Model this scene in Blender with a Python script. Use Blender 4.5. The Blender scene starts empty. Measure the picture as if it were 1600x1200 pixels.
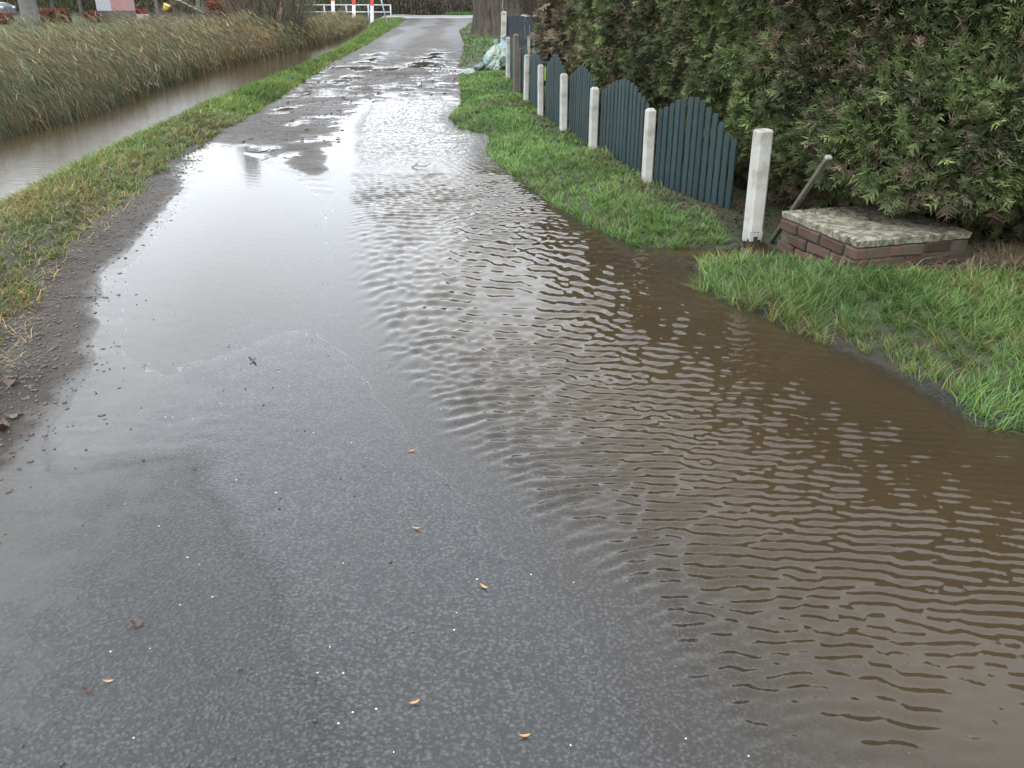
import bpy, math, random
import numpy as np
from mathutils import Vector, Matrix

# ------------------------------------------------------------------ camera, sky, sun, exposure
SC = bpy.context.scene
COL = SC.collection
FPX, PITCH, EYE = 1350.0, math.radians(24.3), 1.5
cam_d = bpy.data.cameras.new('camera'); cam = bpy.data.objects.new('camera', cam_d); COL.objects.link(cam)
cam_d.sensor_width = 36; cam_d.lens = FPX/1600*36; cam_d.clip_start = 0.05; cam_d.clip_end = 3000
cam.location = (0, 0, EYE); cam.rotation_euler = (math.pi/2-PITCH, 0, 0)
SC.camera = cam

SUN_EL, SUN_AZ = math.radians(50), math.radians(200)      # azimuth clockwise from +Y: behind the photographer
W = bpy.data.worlds.new('World'); SC.world = W; W.use_nodes = True
nt = W.node_tree; nt.nodes.clear()
def wn(t, **k):
    n = nt.nodes.new(t)
    for a, b in k.items(): setattr(n, a, b)
    return n
sky = wn('ShaderNodeTexSky', sky_type='NISHITA', sun_disc=False, sun_elevation=SUN_EL, sun_rotation=SUN_AZ, air_density=1.3, dust_density=4.0, ozone_density=1.0)
hs = wn('ShaderNodeHueSaturation'); hs.inputs['Saturation'].default_value = 0.45
tc = wn('ShaderNodeTexCoord'); nz = wn('ShaderNodeTexNoise'); nz.inputs['Scale'].default_value = 2.2; nz.inputs['Detail'].default_value = 5
cr = wn('ShaderNodeMapRange'); cr.inputs['From Min'].default_value = .3; cr.inputs['From Max'].default_value = .7; cr.inputs['To Min'].default_value = .82; cr.inputs['To Max'].default_value = .97
mx = wn('ShaderNodeMix', data_type='RGBA'); mx.inputs['B'].default_value = (8.6, 9.1, 9.7, 1)
bg = wn('ShaderNodeBackground'); bg.inputs['Strength'].default_value = 0.1
wo = wn('ShaderNodeOutputWorld')
nt.links.new(sky.outputs[0], hs.inputs['Color']); nt.links.new(tc.outputs['Generated'], nz.inputs['Vector'])
nt.links.new(nz.outputs['Fac'], cr.inputs['Value']); nt.links.new(cr.outputs[0], mx.inputs['Factor'])
nt.links.new(hs.outputs[0], mx.inputs['A']); nt.links.new(mx.outputs['Result'], bg.inputs['Color']); nt.links.new(bg.outputs[0], wo.inputs['Surface'])

sun_d = bpy.data.lights.new('sun', 'SUN'); sun_d.energy = 0.5; sun_d.angle = math.radians(40); sun_d.color = (1, .97, .92)
sun = bpy.data.objects.new('sun', sun_d); COL.objects.link(sun)
sdir = Vector((math.sin(SUN_AZ)*math.cos(SUN_EL), math.cos(SUN_AZ)*math.cos(SUN_EL), math.sin(SUN_EL)))
sun.rotation_euler = sdir.to_track_quat('Z', 'Y').to_euler(); sun.location = sdir*50
vs = SC.view_settings; vs.view_transform = 'Standard'; vs.look = 'None'; vs.gamma = 1; vs.use_curve_mapping = False
vs.exposure = 1.72
SC.cycles.max_bounces = 6; SC.cycles.transparent_max_bounces = 16

# ------------------------------------------------------------------ maths helpers
RNG = np.random.default_rng(7); random.seed(7)
def at(px, py, z=0.0):
    a = (px-800)/FPX; b = -(py-600)/FPX
    d = (a, math.cos(PITCH)+b*math.sin(PITCH), -math.sin(PITCH)+b*math.cos(PITCH))
    t = (z-EYE)/d[2]; return (d[0]*t, d[1]*t)
def atY(px, py, Y):                      # point of the pixel's ray at a known ground distance
    a = (px-800)/FPX; b = -(py-600)/FPX
    d = (a, math.cos(PITCH)+b*math.sin(PITCH), -math.sin(PITCH)+b*math.cos(PITCH))
    t = Y/d[1]; return (d[0]*t, Y, EYE+d[2]*t)
def ss(x, a=0.0, b=1.0):
    t = np.clip((np.asarray(x, float)-a)/(b-a), 0, 1); return t*t*(3-2*t)
def hsh(ix, iy, seed):
    n = (ix.astype(np.int64)*374761393 + iy.astype(np.int64)*668265263 + seed*1442695041) & 0xffffffff
    n = ((n ^ (n >> 13))*1274126177) & 0xffffffff
    return ((n ^ (n >> 16)) & 0xffffff)/float(0xffffff)
def vn(x, y, seed=0):
    x = np.asarray(x, float); y = np.asarray(y, float)
    ix = np.floor(x); iy = np.floor(y); fx = x-ix; fy = y-iy
    fx = fx*fx*fx*(fx*(fx*6-15)+10); fy = fy*fy*fy*(fy*(fy*6-15)+10)
    a = hsh(ix, iy, seed); b = hsh(ix+1, iy, seed); c = hsh(ix, iy+1, seed); d = hsh(ix+1, iy+1, seed)
    return (a*(1-fx)+b*fx)*(1-fy)+(c*(1-fx)+d*fx)*fy
def fbm(x, y, seed=0, o=4):
    s = 0; a = .5; t = 0
    for k in range(o):
        s = s+a*vn(np.asarray(x)*2**k, np.asarray(y)*2**k, seed+k*17); t += a; a *= .5
    return s/t-.5
def sdpoly(X, Y, P):                     # positive inside
    P = np.asarray(P, float); shp = np.shape(X); X = np.ravel(X); Y = np.ravel(Y)
    d = np.full(X.shape, 1e9); ins = np.zeros(X.shape, bool)
    for i in range(len(P)):
        ax, ay = P[i]; bx, by = P[(i+1) % len(P)]
        ex, ey = bx-ax, by-ay; L = ex*ex+ey*ey+1e-12
        t = np.clip(((X-ax)*ex+(Y-ay)*ey)/L, 0, 1)
        d = np.minimum(d, (X-ax-t*ex)**2+(Y-ay-t*ey)**2)
        c = ((ay > Y) != (by > Y)) & (X < (bx-ax)*(Y-ay)/(by-ay+1e-15)+ax)
        ins ^= c
    d = np.sqrt(d); return np.where(ins, d, -d).reshape(shp)

# ------------------------------------------------------------------ object helpers
def link(o, parent=None):
    COL.objects.link(o)
    if parent is not None: o.parent = parent
    return o
def tag(o, label=None, cat=None, group=None, kind=None):
    if label: o['label'] = label
    if cat: o['category'] = cat
    if group: o['group'] = group
    if kind: o['kind'] = kind
    return o
def empty(name, loc=(0, 0, 0), rz=0.0):
    o = bpy.data.objects.new(name, None); o.location = loc; o.rotation_euler = (0, 0, rz); o.empty_display_size = .1
    return link(o)
def npmesh(name, V, F, mat, parent=None, smooth=False, attrs=None, cols=None):
    V = np.asarray(V, np.float32); F = np.asarray(F, np.int32); k = F.shape[1]
    me = bpy.data.meshes.new(name)
    me.vertices.add(len(V)); me.vertices.foreach_set('co', V.ravel())
    me.loops.add(F.size); me.loops.foreach_set('vertex_index', F.ravel())
    me.polygons.add(len(F)); me.polygons.foreach_set('loop_start', np.arange(0, F.size, k, dtype=np.int32))
    me.polygons.foreach_set('use_smooth', np.full(len(F), smooth, bool))
    me.update(calc_edges=True)
    for n, a in (attrs or {}).items():
        at_ = me.attributes.new(n, 'FLOAT', 'POINT'); at_.data.foreach_set('value', np.asarray(a, np.float32).ravel())
    if cols is not None:
        ca = me.color_attributes.new('col', 'FLOAT_COLOR', 'POINT')
        c4 = np.ones((len(V), 4), np.float32); c4[:, :3] = cols; ca.data.foreach_set('color', c4.ravel())
    me.materials.append(mat)
    return link(bpy.data.objects.new(name, me), parent)
def gridfaces(nr, nc):
    i = np.arange((nr-1)*(nc-1)); r = i//(nc-1); c = i % (nc-1); a = r*nc+c
    return np.stack([a, a+1, a+nc+1, a+nc], 1)
class MB:
    def __init__(s): s.v = []; s.f = []
    def add(s, vs, fs):
        o = len(s.v); s.v += [tuple(v) for v in vs]; s.f += [tuple(i+o for i in f) for f in fs]; return s
    def box(s, c, size, rot=None, bev=0.0, jit=0.0):
        hx, hy, hz = [d/2 for d in size]; b = min(bev, hx*.9, hy*.9, hz*.9)
        pts = []; fs = []
        if b <= 0:
            pts = [Vector((x*hx, y*hy, z*hz)) for z in (-1, 1) for y in (-1, 1) for x in (-1, 1)]
            fs = [(0, 2, 3, 1), (4, 5, 7, 6), (0, 1, 5, 4), (2, 6, 7, 3), (0, 4, 6, 2), (1, 3, 7, 5)]
        else:
            idx = {}
            for sx in (-1, 1):
                for sy in (-1, 1):
                    for sz in (-1, 1):
                        for ax in range(3):
                            p = [sx*(hx-b), sy*(hy-b), sz*(hz-b)]; p[ax] += (sx, sy, sz)[ax]*b
                            idx[(sx, sy, sz, ax)] = len(pts); pts.append(Vector(p))
            for ax in range(3):
                o = [k for k in range(3) if k != ax]
                for sg in (-1, 1):
                    q = []
                    for (u, w) in ((-1, -1), (1, -1), (1, 1), (-1, 1)):
                        k = [0, 0, 0]; k[ax] = sg; k[o[0]] = u; k[o[1]] = w; q.append(idx[(*k, ax)])
                    fs.append(tuple(q))
            for a1, a2, a3 in ((0, 1, 2), (0, 2, 1), (1, 2, 0)):
                for u in (-1, 1):
                    for w in (-1, 1):
                        q = []
                        for t, ax in ((-1, a1), (1, a1), (1, a2), (-1, a2)):
                            k = [0, 0, 0]; k[a1] = u; k[a2] = w; k[a3] = t; q.append(idx[(*k, ax)])
                        fs.append(tuple(q))
            for sx in (-1, 1):
                for sy in (-1, 1):
                    for sz in (-1, 1): fs.append(tuple(idx[(sx, sy, sz, ax)] for ax in range(3)))
        if jit: pts = [p+Vector((random.uniform(-jit, jit), random.uniform(-jit, jit), random.uniform(-jit, jit))) for p in pts]
        if rot is not None: pts = [rot @ p for p in pts]
        return s.add([p+Vector(c) for p in pts], fs)
    def tube(s, path, radii, n=8, cap=True, rib=0.0, seed=0):
        path = [Vector(p) for p in path]; rings = []
        for i, p in enumerate(path):
            d = (path[min(i+1, len(path)-1)]-path[max(i-1, 0)]).normalized()
            a = d.orthogonal().normalized() if i == 0 else (pa-d*pa.dot(d)).normalized()
            pa = a; b = d.cross(a); r = radii[i] if hasattr(radii, '__len__') else radii
            rings.append([p+(a*math.cos(t)+b*math.sin(t))*r*(1+rib*(hash((k, seed)) % 100/100-.5)) for k, t in enumerate([2*math.pi*k/n for k in range(n)])])
        vs = [v for r in rings for v in r]; fs = []
        for i in range(len(path)-1):
            for k in range(n): fs.append((i*n+k, i*n+(k+1) % n, (i+1)*n+(k+1) % n, (i+1)*n+k))
        if cap: fs += [tuple(range(n-1, -1, -1)), tuple((len(path)-1)*n+k for k in range(n))]
        return s.add(vs, fs)
    def prism(s, prof, y0, y1):          # profile of (x, z), extruded along y
        n = len(prof); vs = [(x, y0, z) for x, z in prof]+[(x, y1, z) for x, z in prof]
        fs = [tuple(range(n)), tuple(range(2*n-1, n-1, -1))]+[(i, i+n, (i+1) % n+n, (i+1) % n) for i in range(n)]
        return s.add(vs, fs)
    def build(s, name, mat, parent=None, smooth=False):
        import bmesh
        me = bpy.data.meshes.new(name); me.from_pydata(s.v, [], s.f)
        bm = bmesh.new(); bm.from_mesh(me); bmesh.ops.recalc_face_normals(bm, faces=bm.faces[:]); bm.to_mesh(me); bm.free()
        me.polygons.foreach_set('use_smooth', [smooth]*len(me.polygons)); me.materials.append(mat); me.update()
        return link(bpy.data.objects.new(name, me), parent)

# ------------------------------------------------------------------ materials
def newmat(name):
    m = bpy.data.materials.new(name); m.use_nodes = True; t = m.node_tree; t.nodes.clear()
    o = t.nodes.new('ShaderNodeOutputMaterial'); return m, t, o
class N:                                 # tiny node-graph wrapper
    def __init__(s, t): s.t = t
    def n(s, typ, ins=None, **k):
        x = s.t.nodes.new(typ)
        for a, b in k.items(): setattr(x, a, b)
        for a, b in (ins or {}).items(): s.set(x.inputs[a], b)
        return x
    def set(s, i, b):
        if hasattr(b, 'node'): s.t.links.new(b, i)
        else:
            try: i.default_value = b
            except Exception: i.default_value = (*b, 1)
    def noise(s, scale, detail=4, rough=.55, vec=None, out='Fac'):
        x = s.n('ShaderNodeTexNoise', {'Scale': scale, 'Detail': detail, 'Roughness': rough})
        s.t.links.new(vec or s.obj(), x.inputs['Vector']); return x.outputs[out]
    def obj(s):
        if not hasattr(s, '_o'): s._o = s.n('ShaderNodeTexCoord').outputs['Object']
        return s._o
    def ramp(s, f, a, b, lo=0.0, hi=1.0):
        return s.n('ShaderNodeMapRange', {'Value': f, 'From Min': a, 'From Max': b, 'To Min': lo, 'To Max': hi}).outputs[0]
    def mix(s, f, a, b):
        x = s.n('ShaderNodeMix', data_type='RGBA'); s.set(x.inputs['Factor'], f); s.set(x.inputs['A'], a); s.set(x.inputs['B'], b); return x.outputs['Result']
    def math(s, op, a, b=0.0):
        x = s.n('ShaderNodeMath', operation=op); s.set(x.inputs[0], a); s.set(x.inputs[1], b); return x.outputs[0]
    def attr(s, name, out='Fac'): return s.n('ShaderNodeAttribute', attribute_name=name).outputs[out]
    def bump(s, h, strength=.5, dist=.01): return s.n('ShaderNodeBump', {'Height': h, 'Strength': strength, 'Distance': dist}).outputs[0]
def surf(name, c1, c2, scale=6, rough=.7, c3=None, bump=.3, bdist=.01, detail=6, spec=.4, s3=2.0, rnd=0.0):
    m, t, o = newmat(name); g = N(t)
    col = g.mix(g.ramp(g.noise(scale, detail), .3, .7), c1, c2)
    if c3: col = g.mix(g.ramp(g.noise(s3, 5), .5, .68), col, c3)
    if rnd:
        ri = g.n('ShaderNodeObjectInfo').outputs['Random']
        col = g.n('ShaderNodeHueSaturation', {'Color': col, 'Value': g.ramp(ri, 0, 1, 1-rnd, 1+rnd)}).outputs[0]
    p = g.n('ShaderNodeBsdfPrincipled', {'Base Color': col, 'Roughness': g.ramp(g.noise(scale*2, 3), .2, .8, rough-.12, min(1, rough+.12)), 'Specular IOR Level': spec})
    t.links.new(g.bump(g.noise(scale*4, 6), bump, bdist), p.inputs['Normal']); t.links.new(p.outputs[0], o.inputs[0]); return m
def leafmat(name, trans=.25, rough=.6, spec=.25, mult=1.0):
    m, t, o = newmat(name); g = N(t); c = g.attr('col', 'Color')
    if mult != 1: c = g.n('ShaderNodeHueSaturation', {'Color': c, 'Value': mult}).outputs[0]
    p = g.n('ShaderNodeBsdfPrincipled', {'Base Color': c, 'Roughness': rough, 'Specular IOR Level': spec})
    tr = g.n('ShaderNodeBsdfTranslucent', {'Color': c}); mxx = g.n('ShaderNodeMixShader', {0: trans})
    t.links.new(p.outputs[0], mxx.inputs[1]); t.links.new(tr.outputs[0], mxx.inputs[2]); t.links.new(mxx.outputs[0], o.inputs[0]); return m

M = {}
M['grass'] = leafmat('grass_blade', .25, .5, .35)
M['reed'] = leafmat('reed_blade', .25, .65, .2)
M['needle'] = leafmat('conifer_spray', .12, .6, .2)
M['twig'] = leafmat('dry_twig', 0, .8, .1)
M['concrete_white'] = surf('white_painted_concrete', (.42, .42, .385), (.33, .33, .295), 9, .75, (.17, .16, .12), .4, .006, s3=5)
M['teal'] = surf('teal_painted_wood', (.006, .021, .023), (.010, .029, .031), 14, .65, (.022, .036, .035), .35, .004, s3=9, rnd=.22)
M['teal_dark'] = surf('dark_blue_wood', (.02, .028, .04), (.035, .045, .055), 12, .6, rnd=.15)
M['wood_grey'] = surf('weathered_wood', (.13, .115, .095), (.075, .066, .052), 14, .8, (.05, .04, .03), .5, .006)
M['wood_pale'] = surf('pale_picket_wood', (.3, .28, .25), (.2, .18, .16), 14, .8, rnd=.2)
M['brick'] = surf('old_brick', (.085, .042, .03), (.055, .034, .026), 18, .85, (.045, .045, .03), .6, .006, s3=7, rnd=.4)
M['mortar'] = surf('old_mortar', (.10, .085, .065), (.05, .045, .035), 20, .9, (.035, .045, .025), .6, .01)
def bark_mat(name, c1, c2, c3):
    m, t, o = newmat(name); g = N(t); mp = g.n('ShaderNodeMapping', {'Vector': g.obj(), 'Scale': (1, 1, .16)})
    fur = g.noise(9, 6, .65, mp.outputs[0]); col = g.mix(g.ramp(fur, .38, .62), c1, c2); col = g.mix(g.ramp(g.noise(2.5, 5), .5, .7), col, c3)
    p = g.n('ShaderNodeBsdfPrincipled', {'Base Color': col, 'Roughness': .9, 'Normal': g.bump(fur, 1.0, .12)}); t.links.new(p.outputs[0], o.inputs[0]); return m
M['bark'] = bark_mat('furrowed_bark', (.022, .017, .013), (.095, .073, .056), (.06, .06, .042))
M['bark_grey'] = surf('grey_bark', (.13, .125, .115), (.07, .066, .06), 4, .9, (.07, .08, .06), .8, .03)
M['galv'] = surf('galvanised_metal', (.42, .44, .46), (.33, .35, .37), 10, .5)
M['white'] = surf('white_paint', (.7, .7, .7), (.6, .6, .58), 8, .5)
M['red'] = surf('red_paint', (.5, .06, .04), (.42, .05, .035), 8, .5)
M['pinkred'] = surf('faded_red_board', (.36, .2, .2), (.3, .17, .17), 8, .8)
M['board_grey'] = surf('pale_grey_board', (.42, .42, .44), (.35, .35, .37), 8, .8)
M['shed_base'] = surf('dim_plinth', (.11, .095, .09), (.08, .07, .065), 6, .9)
M['blue_sign'] = surf('blue_sign_back', (.22, .3, .42), (.2, .28, .4), 6, .5)
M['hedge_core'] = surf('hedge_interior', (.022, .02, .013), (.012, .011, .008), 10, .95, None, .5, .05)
M['soil'] = surf('heap_soil', (.1, .085, .07), (.06, .05, .042), 6, .9, (.15, .13, .11), .8, .06)
M['asphalt_far'] = surf('far_road_asphalt', (.2, .2, .2), (.16, .16, .165), 3, .35, None, .3, .004)
M['bag_green'] = surf('pale_green_plastic', (.26, .33, .27), (.17, .23, .18), 8, .4, (.38, .41, .38), .6, .02)
M['bag_blue'] = surf('pale_blue_plastic', (.28, .36, .45), (.2, .28, .38), 8, .35, None, .6, .02)
M['bag_dark'] = surf('dark_green_plastic', (.045, .065, .055), (.03, .042, .036), 8, .3, None, .7, .02)
M['cyan'] = surf('bright_blue_plastic', (.06, .25, .45), (.05, .22, .42), 8, .35)
M['lime'] = surf('lime_green_plastic', (.26, .36, .03), (.22, .31, .03), 8, .4)
M['yellow'] = surf('yellow_plastic', (.4, .27, .04), (.35, .23, .04), 8, .4)
M['car_paint'] = surf('grey_car_paint', (.12, .125, .135), (.11, .115, .125), 3, .3, None, .02, .001)
M['glass'] = surf('dark_glass', (.02, .022, .025), (.02, .022, .025), 3, .15, None, 0, .001, spec=.5)
M['rubber'] = surf('tyre_rubber', (.02, .02, .02), (.025, .025, .025), 10, .8)
M['leaf_tan'] = surf('tan_dead_leaf', (.42, .24, .11), (.3, .17, .08), 40, .5)
M['leaf_brown'] = surf('brown_dead_leaf', (.085, .05, .032), (.05, .032, .024), 40, .45)

def slab_mat():
    m, t, o = newmat('lichen_concrete'); g = N(t)
    big = g.ramp(g.noise(7, 8, .7), .38, .6); lich = g.ramp(g.noise(28, 6, .7), .45, .6)
    col = g.mix(big, (.06, .052, .034), (.17, .16, .115)); col = g.mix(g.math('MULTIPLY', lich, .75), col, (.3, .29, .225))
    col = g.mix(g.ramp(g.noise(12, 6, .7), .56, .66), col, (.09, .07, .045))
    p = g.n('ShaderNodeBsdfPrincipled', {'Base Color': col, 'Roughness': .85, 'Normal': g.bump(g.noise(60, 8, .7), .8, .01)})
    t.links.new(p.outputs[0], o.inputs[0]); return m
M['slab'] = slab_mat()

def ground_mat():
    m, t, o = newmat('soil_and_turf'); g = N(t)
    soil = g.mix(g.ramp(g.noise(5, 8, .65), .3, .7), (.022, .017, .012), (.05, .04, .028))
    turf = g.mix(g.ramp(g.noise(.8, 6), .35, .65), (.03, .055, .016), (.05, .08, .026))
    turf = g.mix(g.ramp(g.noise(14, 5), .4, .7), turf, (.045, .04, .02))
    col = g.mix(g.math('MULTIPLY', g.attr('turf'), g.ramp(g.noise(9, 5), .25, .6, .4, 1)), soil, turf)
    p = g.n('ShaderNodeBsdfPrincipled', {'Base Color': col, 'Roughness': .75, 'Normal': g.bump(g.noise(25, 8, .7), .9, .04)})
    t.links.new(p.outputs[0], o.inputs[0]); return m
M['ground'] = ground_mat()

def road_mat():
    m, t, o = newmat('wet_asphalt_and_mud'); g = N(t)
    vor = g.n('ShaderNodeTexVoronoi', {'Vector': g.obj(), 'Scale': 88.0, 'Randomness': 1.0})
    cellv = g.n('ShaderNodeSeparateColor', {0: vor.outputs['Color']}).outputs[0]
    cellv2 = g.n('ShaderNodeSeparateColor', {0: vor.outputs['Color']}).outputs[1]
    stone = g.mix(g.ramp(g.noise(105, 4, .62), .38, .62), (.016, .0165, .018), (.088, .0865, .087)); stone = g.mix(g.ramp(cellv, .75, .95, 0, .55), stone, (.014, .0145, .0155))
    stone = g.mix(g.ramp(vor.outputs['Distance'], .35, .75), stone, (.024, .024, .0255))
    big = g.noise(1.3, 5, .6); asp = g.mix(g.ramp(big, .3, .7, 0, .5), stone, (.036, .036, .0355))
    fleck = g.math('MULTIPLY', g.math('GREATER_THAN', cellv2, .996), g.math('LESS_THAN', vor.outputs['Distance'], .2))
    asp = g.mix(fleck, asp, (.7, .7, .68))
    dirt = g.ramp(g.math('ADD', g.attr('dirt'), g.math('MULTIPLY', g.math('SUBTRACT', g.noise(7, 6, .65), .5), 1.3)), .35, .75)
    grime = g.mix(g.ramp(g.noise(60, 5), .3, .7), (.046, .0435, .041), (.066, .0625, .059))
    asp = g.mix(dirt, asp, grime)
    mudc = g.mix(g.ramp(g.noise(9, 8, .7), .3, .7), (.017, .013, .010), (.05, .039, .03))
    mudc = g.mix(g.ramp(g.noise(.9, 5, .6), .4, .62, 0, .55), mudc, (.075, .063, .053))
    mudf = g.ramp(g.math('ADD', g.attr('mud'), g.math('MULTIPLY', g.math('SUBTRACT', g.noise(5, 7, .65), .5), 1.1)), .38, .62)
    col = g.mix(mudf, asp, mudc)
    wet = g.attr('wet'); air = g.ramp(g.n('ShaderNodeSeparateXYZ', {0: g.obj()}).outputs[2], -.00015, .00008)
    rough = g.math('ADD', g.ramp(wet, 0, 1, .45, .12), g.math('MULTIPLY', g.noise(3, 4), .14))
    hst = g.math('MULTIPLY', g.ramp(vor.outputs['Distance'], .1, .8, 1, 0), g.ramp(dirt, 0, 1, 1, .25))
    b1 = g.bump(hst, g.ramp(wet, .35, .95, .8, .0), .004)
    b1 = g.n('ShaderNodeBump', {'Height': g.noise(170, 4, .75), 'Strength': g.ramp(wet, .3, .9, .8, .0), 'Distance': .004, 'Normal': b1}).outputs[0]
    b2 = g.n('ShaderNodeBump', {'Height': g.noise(22, 8, .7), 'Strength': g.math('MULTIPLY', g.ramp(mudf, 0, 1, .10, .9), g.ramp(wet, .4, .9, 1, .0)), 'Distance': .02, 'Normal': b1}).outputs[0]
    b2 = g.n('ShaderNodeBump', {'Height': g.noise(3.5, 6, .65), 'Strength': g.math('MULTIPLY', mudf, g.ramp(wet, .3, .8, .8, 0)), 'Distance': .07, 'Normal': b2}).outputs[0]
    p = g.n('ShaderNodeBsdfPrincipled', {'Base Color': col, 'Roughness': rough, 'Normal': b2, 'Coat Weight': g.math('MULTIPLY', g.ramp(wet, .15, .8, .0, 1), air), 'Coat Roughness': g.ramp(wet, .2, .9, .3, .03), 'Specular IOR Level': g.math('MULTIPLY', g.math('MULTIPLY', g.ramp(wet, .1, .6, .38, .0), g.ramp(mudf, 0, 1, 1, .35)), air), 'Coat IOR': 1.33, 'Coat Normal': b2})
    t.links.new(p.outputs[0], o.inputs[0]); return m
M['road'] = road_mat()

def water_mat(name, body, k, bumpy=0.0, sc=7.5):
    m, t, o = newmat(name); g = N(t)
    dep = g.attr('depth'); fac = g.math('SUBTRACT', 1.0, g.math('POWER', 2.718, g.math('MULTIPLY', dep, -k)))
    bc = g.mix(g.ramp(g.noise(1.1, 4), .35, .65), body, tuple(c*.85 for c in body))
    dif = g.n('ShaderNodeBsdfDiffuse', {'Color': bc}); tr = g.n('ShaderNodeBsdfTransparent', {'Color': (.98, .97, .95, 1)})
    gl = g.n('ShaderNodeBsdfGlossy', {'Roughness': .03, 'Color': (1, 1, 1, 1)}); fr = g.n('ShaderNodeFresnel', {'IOR': 1.333})
    m1 = g.n('ShaderNodeMixShader', {0: fac}); t.links.new(tr.outputs[0], m1.inputs[1]); t.links.new(dif.outputs[0], m1.inputs[2])
    bf = g.n('ShaderNodeNewGeometry').outputs['Backfacing']
    m2 = g.n('ShaderNodeMixShader', {0: g.math('MULTIPLY', fr.outputs[0], g.math('SUBTRACT', 1.0, bf))}); t.links.new(m1.outputs[0], m2.inputs[1]); t.links.new(gl.outputs[0], m2.inputs[2])
    if bumpy:
        mp = g.n('ShaderNodeMapping', {'Vector': g.obj(), 'Scale': (1, 2.6, 1)})
        b = g.n('ShaderNodeBump', {'Height': g.noise(sc, 4, .6, mp.outputs[0]), 'Strength': g.math('MULTIPLY', g.attr('chop'), bumpy), 'Distance': .03}).outputs[0]
        for x in (gl, fr): t.links.new(b, x.inputs['Normal'])
    t.links.new(m2.outputs[0], o.inputs[0]); return m
M['flood'] = water_mat('muddy_flood_water', (.048, .034, .0185), 55, .5)
M['ditch'] = water_mat('brown_ditch_water', (.05, .037, .02), 40, .14, 9)

# ------------------------------------------------------------------ the lie of the land
def curve(pts, z):
    w = sorted([at(x, y, z) for x, y in pts], key=lambda p: p[1]); return np.array([p[1] for p in w]), np.array([p[0] for p in w])
yl, xl = curve([(0, 560), (20, 500), (60, 420), (150, 350), (240, 270), (290, 235), (385, 180), (430, 150), (500, 105), (560, 75), (628, 36)], .03)
yl = np.r_[-3, 1.2, 2.5, yl, 58]; xl = np.r_[-2.1, -2.05, -2.12, xl, -6.4]
def EL(Y): return np.interp(Y, yl, xl)
yr = np.array([-3, 2.96, 3.46, 4.3, 5.13, 5.83, 6.72, 9.09, 11.85, 14.6, 18.0, 18.5, 19.8, 20.3, 22.5, 29.97, 40.3, 54, 58]); xr = np.array([2.6, 1.97, 1.67, 1.28, 1.14, .7, .3, -.23, -.8, -.72, -.95, -.25, -.2, -1.2, -1.25, -1.55, -2.3, -2.2, -2.0])
def ER(Y): return np.interp(Y, yr, xr)
yd = np.array([-5, 5, 7.39, 9.0, 10.7, 12.7, 16, 19.6, 24.4, 33, 48, 56]); xd = np.array([-4.1, -4.25, -4.35, -4.55, -4.65, -4.8, -4.9, -5.0, -5.25, -5.9, -7.4, -8.4])
def DR(Y): return np.interp(Y, yd, xd)
yd2 = np.array([-5, 8, 11.2, 12.4, 14.2, 17.2, 21.7, 26.2, 31, 37.8, 48, 56]); xd2 = np.array([-6.5, -6.5, -6.4, -6.25, -6.35, -6.75, -7.05, -7.0, -6.8, -7.0, -7.9, -8.8])
def DL(Y): return np.interp(Y, yd2, xd2)
def poly(pts, extra=()): return [at(x, y, 0) for x, y in pts]+list(extra)
DEEP = poly([(1150, 1330), (1010, 1170), (955, 1060), (885, 935), (790, 840), (715, 750), (650, 688), (605, 632), (560, 575), (535, 520), (520, 440), (510, 360), (520, 280), (540, 225), (552, 185), (575, 163), (640, 152), (722, 148), (726, 160), (706, 185), (722, 200), (772, 212), (765, 240), (830, 290), (880, 325), (950, 364), (1000, 384), (1140, 389), (1190, 374), (1214, 392), (1210, 402), (1105, 406), (1086, 418), (1118, 450), (1180, 485), (1280, 525), (1390, 575), (1450, 606), (1530, 655), (1620, 668)], [(2.35, 2.4), (2.6, 1.5), (2.7, .2), (1.6, .25)])
LEFT = poly([(206, 560), (222, 584), (262, 590), (310, 568), (370, 548), (430, 520), (480, 516), (530, 540), (560, 560), (530, 470), (505, 380), (505, 300), (480, 272), (432, 264), (405, 246), (350, 232), (300, 228), (276, 250), (256, 300), (240, 350), (205, 420), (192, 490)])
ISLE0 = poly([(300, 226), (380, 176), (425, 150), (500, 108), (560, 100), (690, 118), (722, 148), (575, 163), (540, 220), (515, 300), (470, 300), (430, 262), (400, 244)])

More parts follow.
